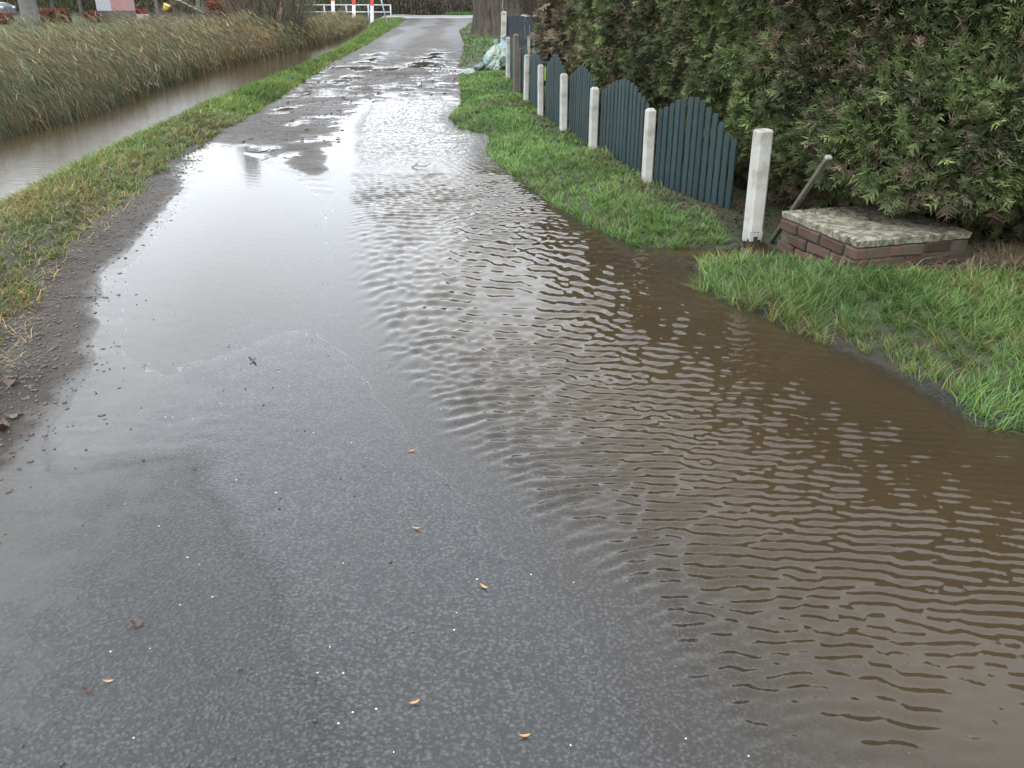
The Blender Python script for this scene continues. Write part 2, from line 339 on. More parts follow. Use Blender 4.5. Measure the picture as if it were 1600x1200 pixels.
def H(X, Y, fine=True):
    """ground height; flood level is z = 0, ditch level is z = -0.15"""
    X = np.asarray(X, float); Y = np.asarray(Y, float)
    el = EL(Y); er = ER(Y); sdD = sdpoly(X, Y, DEEP); sdL = sdpoly(X, Y, LEFT); sdU = np.maximum(sdD, sdL)
    far = ss(Y, 12.5, 15)
    n1 = fbm(X*1.1, Y*1.1, 3); n2 = fbm(X*4, Y*4, 11)
    # carriageway
    out = np.clip(-sdU, 0, 9)
    road = .011*np.minimum(out, 1.2)+.004*np.clip(out-1.2, 0, 3)
    road = road-ss(sdL, 0, .8)*.013-ss(sdD, 0, 1.1)*.05-.0012*ss(sdU, -.05, .05)
    road = road+.003*n1*(1-far)+.0022*n2*(1-far)
    road = road-.035*ss(sdD, 0, .18)*ss(X-er, -.9, -.15)*(Y < 9)-.02*ss(sdD, 0, .06)*((X > 1.0) & (Y > 4.6) & (Y < 6))
    pot = fbm(X*1.5+3, Y*.75, 23, 4); rut = np.cos((X-(el+er)/2)*4.2)
    road = road*(1-far)+far*(.014*ss(Y, 16, 26)+(.075*pot+.012*rut+.03*n2+.05*fbm(X*2.6, Y*6, 29, 3))*(1-.6*ss(Y, 22, 30))+.03*ss(Y, 20, 40))
    isl = ss(sdpoly(X, Y, ISLE0), -.1, .5); road = road+isl*(.012+.06*fbm(X*2.2, Y*1.6, 27, 4)+.03*n2)
    mudL = ss(.55-(X-el), 0, .55)*ss(9.5-Y, 0, 2.5)
    road = road+mudL*(.028+.035*n2+.02*n1)
    # verges
    u = el-X; left = .02+.085*ss(u, 0, .35)+.05*n1+.03*n2*ss(u, 0, .2)
    vdr = X-DR(Y); vdl = DL(Y)-X
    left = np.minimum(left, -.15+.42*vdr)
    inside = np.clip(np.minimum(-vdr, -vdl), 0, 2)
    left = np.where((vdr < 0) & (vdl < 0), -.15-.5*np.minimum(inside, .8), left)
    left = np.where(vdl >= 0, np.minimum(-.15+.35*vdl, .12+.08*n1), left)
    dR = np.where(Y < 13, -sdU, X-er)
    right = .0+.1*ss(dR, -.02, .42)+(.05*n1+.03*n2)*ss(dR, 0, .3)
    h = np.where(X < el, left, np.where((X > er-.02) & (sdU < 0), np.maximum(right, road*ss(.3-dR, 0, .3)), road))
    # the small inlet beside the gate post
    return h+ss(Y, 45, 60)*.12

# ground sheet ---------------------------------------------------------------
def graded(parts):
    out = []
    for a, b, n in parts: out.append(np.linspace(a, b, n, endpoint=False))
    return np.concatenate(out+[[parts[-1][1]]])
gx = graded([(-900, -120, 10), (-120, -30, 24), (-30, -9, 40), (-9, -1.2, 150), (-1.2, 3.2, 130), (3.2, 12, 20), (12, 120, 16), (120, 900, 8)])
gy = graded([(-200, -4, 10), (-4, .5, 18), (.5, 8, 150), (8, 16, 80), (16, 30, 60), (30, 70, 50), (70, 200, 20), (200, 2000, 12)])
GX, GY = np.meshgrid(gx, gy); GZ = H(GX, GY)
inr = np.minimum(GX-EL(GY), ER(GY)-GX); inr = np.where((GY > 57), -1, inr)
GZ = GZ-.10*ss(inr, .03, .16)
turf = np.where((GX < EL(GY)), ss(EL(GY)-GX, .05, .5)*ss(GX-DR(GY), -.02, .2)+(GX < DL(GY)-.1), ss(GX-ER(GY), .05, .5)*ss(GX, 8, -8)*.0+ss(GX-ER(GY), .05, .4)*(1-ss(GX-ER(GY), 1.6, 2.6)*(GY < 17)))
o = npmesh('ground', np.stack([GX, GY, GZ], -1).reshape(-1, 3), gridfaces(len(gy), len(gx)), M['ground'], None, True, {'turf': np.clip(turf, 0, 1)})
tag(o, 'green and brown ground beside the lane and ditch', 'ground', kind='structure')

# road sheet -----------------------------------------------------------------
ry = graded([(-3, .7, 12), (.7, 3, 130), (3, 8, 210), (8, 16, 210), (16, 30, 140), (30, 58, 50)])
ru = np.linspace(0, 1, 190)
eL_ = EL(ry)-.16; eR_ = ER(ry)+.2; eR_ = np.where((ry > 2) & (ry < 5.6), np.maximum(eR_, 1.75), eR_)
RX = eL_[:, None]+(eR_-eL_)[:, None]*ru[None, :]; RY = np.repeat(ry[:, None], len(ru), 1)
RZ = H(RX, RY)
edge = np.minimum(RX-EL(RY), eR_[:, None]-.2-RX)
film = ss(-RZ, -.006, -.0005)*(1-ss(RY, 8, 10))
micro = fbm(RX*34, RY*34, 41, 3)*.0034*(1-.8*film)+fbm(RX*9, RY*9, 43, 2)*.001
RZ = RZ+micro*(1-.4*ss(RY, 10, 14))
RZ = RZ-.05*ss(-edge, 0, .15)
sdU = np.maximum(sdpoly(RX, RY, DEEP), sdpoly(RX, RY, LEFT))
mud = np.maximum(ss(.62-(RX-EL(RY)), 0, .5)*ss(9.5-RY, 0, 2.5), ss(RY, 11, 14)*(.75-.25*ss(RY, 26, 36)))
mud = mud+ss(RY, 20, 26)*.28*np.sin((RX-(EL(RY)+ER(RY))/2)*3.4+.6*fbm(RX*.2, RY*.25, 5, 2)*6)
mud = np.maximum(mud, ss(.2-(RX-EL(RY)), 0, .2))
mud = np.maximum(mud, .35*ss(9+2-RY, 0, 1)*ss(RY, 7.5, 9.5)*(RX < -1.0))
ISLE = poly([(300, 226), (380, 176), (425, 150), (500, 108), (560, 100), (690, 118), (722, 148), (575, 163), (540, 220), (515, 300), (470, 300), (430, 262), (400, 244)])
sdI = sdpoly(RX, RY, ISLE); mud = np.maximum(mud, ss(sdI, -.15, .25))
dirt = ss(1.35-(RX-EL(RY)), 0, 1.0)*.85+.1
drym = ss(.62-(RX-EL(RY)), 0, .5)*ss(9.5-RY, 0, 2.5)
wet = np.clip(1.0*ss(-(RZ-micro), -.015, -.0008)+(.12-.1*ss(RY, 20, 28))*ss(RY, 10, 14)+.08+.2*ss(sdU, -1.2, 0)+.22*fbm(RX*.9, RY*.6, 47, 3)-.5*drym*(RZ > .004), 0, 1)
o = npmesh('road', np.stack([RX, RY, RZ], -1).reshape(-1, 3), gridfaces(len(ry), len(ru)), M['road'], None, True, {'mud': mud, 'dirt': dirt, 'wet': wet})
tag(o, 'narrow wet asphalt lane turning to potholed mud further along', 'road', kind='structure')

# flood water ----------------------------------------------------------------
wy = graded([(.25, 1.0, 30), (1.0, 3.2, 310), (3.2, 8, 480), (8, 14, 260), (14, 30, 60), (30, 50, 10)])
wu = np.linspace(0, 1, 270)
wl = EL(wy)-.05; wr = np.interp(wy, [0, 3.0, 4.4, 5.6, 7.0, 9, 12, 50], [2.8, 2.6, 1.98, 1.98, 1.3, .5, 0, -1.4])
WX = wl[:, None]+(wr-wl)[:, None]*wu[None, :]; WY = np.repeat(wy[:, None], len(wu), 1)
sdD = sdpoly(WX, WY, DEEP); dep = np.clip(-H(WX, WY), 0, .3)
# ripples run away from the photographer and bend round towards the shallow crown of the road
shore = sdpoly(WX, WY, [at(1150, 1330), at(1010, 1170), at(955, 1060), at(885, 935), at(790, 840), at(715, 750), at(650, 688), at(605, 632), at(560, 575), at(535, 520), at(520, 440), at(510, 360), at(520, 280), at(540, 225), at(552, 185), at(575, 160), at(640, 148), at(740, 138), (5, 17), (5, .2)])
shore = shore+.16*fbm(WX*2.2, WY*1.6, 57, 3)*ss(WY, 2.5, 4.5)+.05*fbm(WX*6, WY*6, 58, 2)
lag = .36*np.exp(-np.clip(shore, 0, 9)/.2)
warp = .05*fbm(WX*.9, WY*.9, 51, 2)+.02*fbm(WX*3.2, WY*2.2, 53, 2)
WH = np.zeros_like(WX)
rs = np.random.default_rng(3)
for k in range(26):
    lam = rs.uniform(.03, .056)*(1+.45*ss(WY, 2.6, 7)); th = rs.normal(0.07, .34)
    a = rs.uniform(.5, 1)
    ph = 2*math.pi/lam*(math.cos(th)*(WY+lag)+math.sin(th)*WX+warp)+rs.uniform(0, 6.28)
    WH += a*lam*np.sin(ph)
WH /= math.sqrt(26*.3)
calm = ss(fbm(WX*.8+9, WY*.45, 61, 2)+.5, .2, .5)
calm2 = ss(WY-.5*np.abs(WX-.75), .95, 1.7)            # the lee right by the photographer's feet
amp = ss(shore, .0, .07)*(.6+.6*calm)*(.10+.90*calm2)*ss(sdD, -.02, .2)
amp = amp*(1-.45*ss(WX-ER(WY), -.75, -.1))
amp = amp*(1-.25*ss(WY, 6, 10))*ss(dep, .0005, .007)
WZ = WH*amp*.033*(1+.6*np.exp(-np.clip(shore, 0, 9)/.28)*(1-ss(WY, 3, 4.6)))*(1-.35*ss(-shore+.5, 0, .5)*ss(WY, 3.4, 5))*(1-.3*ss(WX-.4*WY, -.2, .6))
WZ += .00006*np.sin(WX*31+WY*55)*(1-ss(shore, -.3, .2))
chop = ss(shore, .0, .3)*ss(WY, 7.5, 10)+.03
o = npmesh('flood_water', np.stack([WX, WY, WZ], -1).reshape(-1, 3), gridfaces(len(wy), len(wu)), M['flood'], None, True, {'depth': dep, 'chop': chop})
tag(o, 'rippled brown flood water covering the lane', 'water', kind='structure')

# ditch water ----------------------------------------------------------------
qy = graded([(-4, 6, 40), (6, 20, 160), (20, 56, 120)]); qu = np.linspace(0, 1, 40)
ql = DL(qy)-.5; qr = DR(qy)+.25
QX = ql[:, None]+(qr-ql)[:, None]*qu; QY = np.repeat(qy[:, None], len(qu), 1)
o = npmesh('ditch_water', np.stack([QX, QY, np.full_like(QX, -.15)], -1).reshape(-1, 3), gridfaces(len(qy), len(qu)), M['ditch'], None, True, {'depth': np.full(QX.shape, .3), 'chop': np.full(QX.shape, 1.0)})
tag(o, 'wind-ruffled brown ditch water between verge and reeds', 'water', kind='structure')

# cross road at the far end ----------------------------------------------------
cx = np.linspace(-8.5, 30, 60); cyv = np.array([0, .15, .3, 2.5, 4.7, 4.85, 5.0])
CX, CV = np.meshgrid(cx, cyv); CYY = 57.2+CV+.02*CX; CZ = H(CX, CYY)+.06+.012*(1-((CV-2.5)/2.5)**2)-.12*((CV < .1) | (CV > 4.9))
o = npmesh('cross_road', np.stack([CX, CYY, CZ], -1).reshape(-1, 3), gridfaces(len(cyv), len(cx)), M['asphalt_far'], None, True)
tag(o, 'pale wet cross road at the far end of the lane', 'road', kind='structure')

# ------------------------------------------------------------------ blades (grass, reeds, straw)
def blades(name, P, L, dirx, diry, lean, wid, colb, colt, mat, label, cat, seg=2, droop=.5, kind='stuff', parent=None):
    """P (n,3) roots, L length, lean = horizontal reach as share of L"""
    n = len(P); ts = np.linspace(0, 1, seg+1); V = []; C = []
    fa = RNG.uniform(0, 2*np.pi, n); sx = np.cos(fa); sy = np.sin(fa)
    for t in ts[:-1]:
        hz = L*lean*(t**1.6); up = L*np.sqrt(np.clip(1-lean**2*.8, .05, 1))*(t-droop*lean*t*t)
        c = np.stack([P[:, 0]+dirx*hz, P[:, 1]+diry*hz, P[:, 2]+up], 1); w = wid*(1-.55*t)
        V.append(c+np.stack([sx*w, sy*w, 0*w], 1)); V.append(c-np.stack([sx*w, sy*w, 0*w], 1))
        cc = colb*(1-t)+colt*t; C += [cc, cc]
    hz = L*lean; up = L*np.sqrt(np.clip(1-lean**2*.8, .05, 1))*(1-droop*lean)
    V.append(np.stack([P[:, 0]+dirx*hz, P[:, 1]+diry*hz, P[:, 2]+up], 1)); C.append(colt)
    k = len(V); VV = np.stack(V, 1).reshape(-1, 3); CC = np.stack(C, 1).reshape(-1, 3)
    b = np.arange(n)*k; F = []
    for s in range(seg-1):
        F += [np.stack([b+2*s, b+2*s+1, b+2*s+3], 1), np.stack([b+2*s, b+2*s+3, b+2*s+2], 1)]
    s = seg-1; F.append(np.stack([b+2*s, b+2*s+1, b+2*s+2], 1))
    o = npmesh(name, VV, np.concatenate(F), mat, parent, False, None, CC)
    tag(o, label, cat, kind=kind); return o
def var(base, n, s=.25):
    b = np.asarray(base, float); f = RNG.normal(1, s, (n, 1)).clip(.4, 1.8); h = RNG.normal(1, .1, (n, 3)).clip(.6, 1.4); return b*f*h
def grass_field(xs, ys, keep, name, label, lmin, lmax, green, tan, tanfrac, wid=.0022, tuft=.35, seg=2):
    X = xs; Y = ys
    if tuft:                                  # pull blades together into tufts
        q = .11; cxx = np.floor(X/q); cyy = np.floor(Y/q)
        tx = (cxx+hsh(cxx, cyy, 5))*q; ty = (cyy+hsh(cxx, cyy, 6))*q; f = RNG.uniform(0, tuft*2, len(X)).clip(0, .9)
        X = X*(1-f)+tx*f; Y = Y*(1-f)+ty*f
    k = keep(X, Y); X = X[k]; Y = Y[k]; n = len(X); Z = H(X, Y)-.004
    cl = fbm(X*2.3, Y*2.3, 71, 3); th = fbm(X*3.1, Y*3.1, 81, 2)*9+RNG.normal(0, 1.5, n)
    L = RNG.uniform(lmin, lmax, n)*(1+cl*1.2)
    tf = (RNG.uniform(0, 1, n) < np.clip(tanfrac*(1-.6*ss(Y, 5, 8.5))+1.1*fbm(X*1.7, Y*1.7, 91, 3), .02, .95))[:, None]
    cg = var(green, n, .28)*(1+.9*fbm(X*1.3, Y*1.3, 97, 2))[:, None]; ct = var(tan, n, .3); c = np.where(tf, ct, cg)
    lean = RNG.uniform(.35, .95, n)
    dist = np.hypot(X, Y); w = wid*np.clip(dist/5, .8, 6)*RNG.uniform(.7, 1.4, n)
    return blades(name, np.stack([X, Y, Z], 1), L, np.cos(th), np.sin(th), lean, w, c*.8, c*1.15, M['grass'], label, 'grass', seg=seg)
U = RNG.uniform
GREEN = (.105, .185, .048); TAN = (.20, .155, .06); OLIVE = (.11, .16, .04)

def bank_strip(n, y0, y1, power=1.0):
    Y = y0*(y1/y0)**U(0, 1, n); return Y
# left verge
Yv = bank_strip(56000, 2.6, 13); Xv = DR(Yv)+.08+(EL(Yv)+.09-DR(Yv)-.08)*U(0, 1, len(Yv))
patch = lambda X, Y: (fbm(X*2.2, Y*2.2, 33, 3)+.62 > U(0, .55, len(X))) & ((EL(Y)-X) > .32*fbm(X*2.5, Y*2.5, 35, 3)-.02)
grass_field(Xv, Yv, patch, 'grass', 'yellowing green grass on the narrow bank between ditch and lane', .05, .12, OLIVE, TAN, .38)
Yv = bank_strip(46000, 12, 55); Xv = DR(Yv)+.06+(EL(Yv)+.08-DR(Yv)-.06)*U(0, 1, len(Yv))
grass_field(Xv, Yv, lambda X, Y: np.ones(len(X), bool), 'grass', 'bright green grass ribbon along the far ditch bank', .06, .15, (.085, .145, .025), (.2, .2, .06), .15, .0022, .2, 1)
# right verge by the brick chamber
n = 66000; Yv = U(2.2, 5.25, n); Xv = U(.95, 3.7, n)
kk = lambda X, Y: (sdpoly(X, Y, DEEP) < .05+.3*fbm(X*2.5, Y*2.5, 5, 3)-.1*ss(Y, 4.55, 4.9)) & (X > ER(Y)-.25) & (Y < 5.05-.02*X) & (fbm(X*2, Y*2, 15, 3)+.75 > U(0, .5, len(X))) & ~((X > 1.68) & (Y > 4.62-.13*ss(X, 1.9, 2.3))) & ~((X > 1.42) & (Y > 4.86-.3*(X-1.42)))
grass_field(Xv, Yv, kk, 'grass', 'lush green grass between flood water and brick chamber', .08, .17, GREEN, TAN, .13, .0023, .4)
# right verge along the fence
FX = lambda Y: np.interp(Y, [5.3, 7.16, 8.8, 10, 11.26, 12.9, 14.3, 16.4, 18], [1.5, 1.13, .82, .6, .38, .22, .12, -.06, -.1])
n = 60000; Yv = 5.15*(18.1/5.15)**U(0, 1, n); Xv = ER(Yv)-.1+(FX(Yv)-ER(Yv)+.1)*U(0, 1, n)
kf = lambda X, Y: (sdpoly(X, Y, DEEP) < .04-.1*ss(X, 1.1, 1.3)) & (X > ER(Y)-.1) & (X < FX(Y)) & (fbm(X*2.4, Y*2.4, 16, 3)+.7-.45*ss(X-FX(Y), -.4, -.1)*(Y < 13) > U(0, .5, len(X)))
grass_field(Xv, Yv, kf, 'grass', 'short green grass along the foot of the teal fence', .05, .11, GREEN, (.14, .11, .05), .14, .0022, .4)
n = 9000; Yv = 20.5*(52/20.5)**U(0, 1, n); Xv = ER(Yv)+U(0, 2.2, n)
grass_field(Xv, Yv, lambda X, Y: np.ones(len(X), bool), 'grass', 'green grass beside the thick brown trunk', .06, .12, (.06, .12, .025), TAN, .1, .0022, .2)
# straw by the hedge foot on the right
n = 11000; X = U(1.75, 3.6, n); Y = 4.80+.25*np.sin(X*3)*.3+RNG.normal(0, .14, n)+.05*(X-2); k = ~((X > 1.66) & (X < 2.52) & (Y > 4.60+.17*(X-1.9))) & (sdpoly(X, Y, DEEP) < -.1) & (U(0, 1, n) < .25+.75*ss(X, 1.9, 2.6)); X = X[k]; Y = Y[k]; n = len(X)
th = U(0, 6.28, n); c = var((.27, .215, .14), n, .3)
blades('dry_grass', np.stack([X, Y, H(X, Y)], 1), U(.08, .22, n), np.cos(th), np.sin(th), U(.6, 1.0, n), U(.0012, .0024, n), c*.8, c, M['twig'], 'matted pale straw beside the brick chamber under the hedge', 'straw', droop=.75)
# litter of straw on the left verge
n = 2600; Y = U(2.6, 7, n); X = EL(Y)-U(-.15, .8, n); th = U(0, 6.28, n); c = var((.3, .23, .11), n, .3)
blades('dry_grass', np.stack([X, Y, H(X, Y)+.02], 1), U(.05, .2, n), np.cos(th), np.sin(th), U(.8, 1.0, n), U(.001, .0022, n), c*.8, c, M['twig'], 'pale straw litter on the ditch bank', 'straw', droop=.85)
# dead leaves and rotted litter under hedge and along the fence foot
n = 5200; Y = 4.9*(13/4.9)**U(0, 1, n); X = 1.55-.19*(Y-5.3)+U(-.32, .4, n)+np.where(Y < 5.8, U(0, 1.6, n), 0); th = U(0, 6.28, n); c = var((.075, .05, .033), n, .4)
k = sdpoly(X, Y, DEEP) < -.02; X = X[k]; Y = Y[k]; th = th[k]; c = c[k]; n = len(X)
blades('leaf_litter', np.stack([X, Y, H(X, Y)+.003], 1), U(.03, .09, n), np.cos(th), np.sin(th), U(.8, 1.0, n), U(.003, .008, n), c*.8, c, M['twig'], 'brown rotting leaf litter along the foot of fence and hedge', 'leaf litter', droop=.8)

# reeds beyond the ditch
n = 52000; Y = 7*(50/7)**U(0, 1, n); wdt = 1.2+3.0*ss(40-Y, 0, 28); X = DL(Y)+.15-wdt*U(0, 1, n)**1.15
Z = np.maximum(H(X, Y), -.16); p1 = fbm(X*.45, Y*.3, 101, 3); p2 = fbm(X*1.2, Y*.9, 103, 3)
pal = np.array([(.115, .115, .06), (.17, .125, .075), (.22, .13, .055), (.065, .08, .038), (.27, .225, .15)])
pr = np.stack([.9+0*p1, .8+2.2*p1, .35+2.4*p2, .6-2.6*p1, .18+0*p1], 1).clip(.03, 4); pr /= pr.sum(1, keepdims=True); cu = pr.cumsum(1)
ix = (U(0, 1, n)[:, None] > cu).sum(1).clip(0, 4); c = pal[ix]*RNG.normal(1, .22, (n, 1)).clip(.4, 1.7)
L = U(.5, 1.05, n)*(1+.7*p2)*(1-.35*ss(Y, 26, 40))*(.82+.18*ss(Y, 12, 18))*(1-.3*ss(DL(Y)-X, 2.5, .0)*U(0, 1, n)); th = math.pi+RNG.normal(.1, .8, n)
w = U(.0022, .0055, n)*np.clip(Y/11, .8, 3)
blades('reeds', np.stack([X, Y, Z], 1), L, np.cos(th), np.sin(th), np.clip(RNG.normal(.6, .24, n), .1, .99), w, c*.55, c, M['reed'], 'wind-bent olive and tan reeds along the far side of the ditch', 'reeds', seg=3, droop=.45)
n = 24000; Y = 7.5*(50/7.5)**U(0, 1, n); wdt = 1.2+3.0*ss(40-Y, 0, 28); X = DL(Y)+.2-wdt*U(0, 1, n)**1.1; p1 = fbm(X*.45, Y*.3, 101, 3); p2 = fbm(X*1.2, Y*.9, 103, 3)
ix = (U(0, 1, n) < np.clip(.45+2*p1, .1, .9)).astype(int)+2*(U(0, 1, n) < .22); c = .8*np.array([(.12, .13, .06), (.19, .15, .085), (.3, .25, .16), (.27, .16, .06)])[ix]*RNG.normal(1, .25, (n, 1)).clip(.4, 1.7); th = math.pi+RNG.normal(.1, .7, n)
zt = np.maximum(H(X, Y), -.16)+U(.1, .85, n)*(1+.7*p2)*(1-.35*ss(Y, 26, 40))
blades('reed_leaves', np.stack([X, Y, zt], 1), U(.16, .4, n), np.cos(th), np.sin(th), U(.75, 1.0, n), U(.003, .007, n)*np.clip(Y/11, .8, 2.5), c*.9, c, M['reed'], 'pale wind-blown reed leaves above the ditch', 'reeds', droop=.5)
# rough growth at the far ditch end and field turf
n = 16000; Y = U(24, 57, n); X = DL(Y)-U(-.3, 7, n); c = var((.10, .105, .035), n, .3); th = math.pi+RNG.normal(0, .8, n)
blades('rough_grass', np.stack([X, Y, H(X, Y)], 1), U(.15, .45, n), np.cos(th), np.sin(th), U(.3, .9, n), U(.006, .014, n), c*.8, c, M['reed'], 'rough green and tan growth around the far end of the ditch', 'grass')
n = 26000; Y = U(14, 47, n); X = DL(Y)-3.2-U(0, 24, n)**1.0; c = var((.07, .125, .035), n, .22); th = math.pi+RNG.normal(0, .9, n)
blades('field_grass', np.stack([X, Y, H(X, Y)], 1), U(.08, .2, n), np.cos(th), np.sin(th), U(.3, .8, n), U(.008, .018, n), c*.85, c, M['grass'], 'green meadow grass behind the reeds', 'grass', seg=1)

# mud clods on the left edge
def lumps(name, P, R, mat, label, cat):
    n = len(P); ico = np.array([(0, 0, 1), (.89, 0, .45), (.28, .85, .45), (-.72, .53, .45), (-.72, -.53, .45), (.28, -.85, .45), (.72, .53, -.45), (-.28, .85, -.45), (-.89, 0, -.45), (-.28, -.85, -.45), (.72, -.53, -.45), (0, 0, -1)])
    fc = np.array([(0, 1, 2), (0, 2, 3), (0, 3, 4), (0, 4, 5), (0, 5, 1), (1, 6, 2), (2, 7, 3), (3, 8, 4), (4, 9, 5), (5, 10, 1), (2, 6, 7), (3, 7, 8), (4, 8, 9), (5, 9, 10), (1, 10, 6), (6, 11, 7), (7, 11, 8), (8, 11, 9), (9, 11, 10), (10, 11, 6)])
    V = ico[None]*R[:, None, :]*RNG.uniform(.7, 1.25, (n, 12, 1)); a = U(0, 6.28, n); ca, sa = np.cos(a)[:, None], np.sin(a)[:, None]
    V = np.stack([V[..., 0]*ca-V[..., 1]*sa, V[..., 0]*sa+V[..., 1]*ca, V[..., 2]], -1)+P[:, None, :]
    F = (fc[None]+np.arange(n)[:, None, None]*12).reshape(-1, 3)
    return tag(npmesh(name, V.reshape(-1, 3), F, mat, None, True), label, cat, kind='stuff')
M['mud'] = surf('wet_mud', (.045, .036, .029), (.075, .062, .05), 30, .4, None, .6, .004)
n = 5200; Y = 2.0*(9/2.0)**U(0, 1, n); X = EL(Y)+np.abs(RNG.normal(0, .2, n))-.05; r = .003+.008*U(0, 1, n)**3
lumps('mud_clods', np.stack([X, Y, H(X, Y)+.001], 1), np.stack([r*1.5, r*1.1, r*.45], 1), M['mud'], 'wet mud clods and grit along the left edge of the lane', 'mud')
n = 2600; Y = 9.5*(23/9.5)**U(0, 1, n); X = EL(Y)+(ER(Y)-EL(Y))*U(0, 1, n); r = .005+.02*U(0, 1, n)**4; k = sdpoly(X, Y, DEEP) < -.05; k &= sdpoly(X, Y, LEFT) < -.05; k &= (Y > 12) | (sdpoly(X, Y, ISLE) > -.05); X = X[k]; Y = Y[k]; r = r[k]
lumps('mud_clods', np.stack([X, Y, H(X, Y)], 1), np.stack([r*1.6, r, r*.5], 1), M['mud'], 'stones and mud lumps around the potholes in the lane', 'mud')
n = 260; Y = 1.3*(7/1.3)**U(0, 1, n); X = EL(Y)+U(.2, 2.3, n); k = sdpoly(X, Y, DEEP) < -.05; X = X[k]; Y = Y[k]; n = len(X); r = .0015+.0035*U(0, 1, n)**3
lumps('road_grit', np.stack([X, Y, H(X, Y)+.002], 1), np.stack([r*1.3, r, r*.8], 1), M['mud'], 'scattered dark grit on the wet asphalt', 'grit')

# ------------------------------------------------------------------ conifer hedge
HP = np.array([(4.1, -2.5), (3.95, .5), (3.75, 2.6), (3.45, 4.2), (3.02, 4.95), (2.5, 5.22), (2.05, 5.8), (1.84, 6.5), (1.62, 7.4), (1.33, 8.9), (1.1, 10.2), (.92, 11.5), (.8, 13.0), (.76, 14.6), (.95, 16.6)])
seg = np.hypot(*(HP[1:]-HP[:-1]).T); S = np.r_[0, seg.cumsum()]
def hpath(s):
    x = np.interp(s, S, HP[:, 0]); y = np.interp(s, S, HP[:, 1]); e = .25
    tx = np.interp(s+e, S, HP[:, 0])-np.interp(s-e, S, HP[:, 0]); ty = np.interp(s+e, S, HP[:, 1])-np.interp(s-e, S, HP[:, 1])
    L = np.hypot(tx, ty); return x, y, -ty/L, tx/L          # position and outward normal (towards the road)
def htop(s): return 2.5+.35*fbm(s*.6, s*0+2, 7, 3)+.5*ss(6.5-s, 0, 3)
def hface(s, z):                                            # outward offset of the leafy face
    lump = .34*fbm(s*1.5, z*1.4, 121, 3)+.16*fbm(s*4, z*4, 123, 2)
    return .10+lump+.12*np.sin(np.clip(z/2.4, 0, 1)*math.pi)-.24*ss(.55-z, 0, .5)-.5*ss(z-htop(s)+.4, 0, .5)+.46*np.exp(-((s-S[5]+.1)/.5)**2)*ss(z, .3, .5)*(1-ss(z, .8, 1.4))
hedge = empty('conifer_hedge', (1.62, 7.4, .1)); HB = np.array(hedge.location)
tag(hedge, 'tall dark green conifer hedge with brown patches behind fence and chamber', 'hedge')
def fan_sprays(P, D, Nn, L, C, name, parent, mat, pairs=4, wk=.16):
    """flat fern-like sprays: a stem blade with paired side leaflets, each a diamond"""
    n = len(P); D = D/np.linalg.norm(D, axis=1, keepdims=True); Sd = np.cross(D, Nn); Sd /= np.linalg.norm(Sd, axis=1, keepdims=True)+1e-9
    Nn = np.cross(Sd, D); dia = []
    def leaf(p0, d, l, w):
        q = np.cross(d, Nn); return [p0+q*w[:, None]+d*(l*.12)[:, None], p0-q*w[:, None]+d*(l*.12)[:, None], p0+d*l[:, None]]
    dia.append(leaf(P, D, L, L*wk*.45))
    for i in range(pairs):
        f = .15+.7*i/pairs
        for sg in (-1, 1):
            a = RNG.normal(.85, .15, n); d = D*np.cos(a)[:, None]+sg*Sd*np.sin(a)[:, None]+Nn*RNG.normal(0, .25, n)[:, None]
            d /= np.linalg.norm(d, axis=1, keepdims=True); l = L*(.62-.4*f)*RNG.uniform(.7, 1.25, n)
            dia.append(leaf(P+D*(L*f)[:, None]-Nn*(L*.12*f*f)[:, None], d, l, l*wk))
    k = len(dia); V = np.stack([np.stack(q, 1) for q in dia], 1)          # n,k,4,3
    F = np.arange(n*k*3).reshape(-1, 3); CC = np.repeat(C, k*3, 0)*RNG.normal(1, .12, (n*k*3, 1)).clip(.6, 1.4)
    return npmesh(name, V.reshape(-1, 3)-np.array(parent.matrix_world.translation if False else parent.location), F, mat, parent, False, None, CC)
def hedge_pts(n, s0, s1, z0, z1, depth):
    s = U(s0, s1, n); z = z0+(z1-z0)*U(0, 1, n); off = hface(s, z)-np.abs(RNG.normal(0, depth, n))
    x, y, nx, ny = hpath(s); return s, z, x+nx*off, y+ny*off, nx, ny
def green_zone(n, s0, s1, name, L0, L1, brown):
    s, z, x, y, nx, ny = hedge_pts(n, s0, s1, .12, 3.0, .07)
    k = (z < htop(s)+.1) & ((z > .5) | (U(0, 1, n) < .2+z)) & (fbm(s*2.2, z*2.2, 131, 3)+.72 > U(0, .55, n)); s, z, x, y, nx, ny = [q[k] for q in (s, z, x, y, nx, ny)]; n = len(s)
    D = np.stack([nx*.75, ny*.75, np.full(n, .05)], 1)+RNG.normal(0, .5, (n, 3)); Nn = np.stack([nx*.3, ny*.3, np.ones(n)*.8], 1)+RNG.normal(0, .5, (n, 3))
    g1 = fbm(s*1.0, z*1.0, 141, 3)[:, None]; c = np.array((.08, .103, .042))*(1+1.5*g1)+np.array((.012, .022, -.002))*(fbm(s*5, z*5, 143, 2)[:, None]*2)
    bright = (U(0, 1, n) < .16)[:, None]; c = np.where(bright, c*1.65+np.array((.012, .012, 0)), c)
    bf = np.clip(brown+.8*fbm(s*1.4+5, z*1.4, 151, 3)+.5*ss(.55-z, 0, .5), 0, .97); br = (U(0, 1, n) < bf)[:, None]
    c = np.where(br, np.array((.125, .095, .066))*RNG.normal(1, .3, (n, 1)).clip(.4, 1.8), c)*RNG.normal(1, .22, (n, 1)).clip(.5, 1.6)
    return fan_sprays(np.stack([x, y, z], 1), D, Nn, U(L0, L1, n), c.clip(.006, .4), name, hedge, M['needle'])
green_zone(16000, 2.0, S[4]-.1, 'foliage', .09, .17, .16)
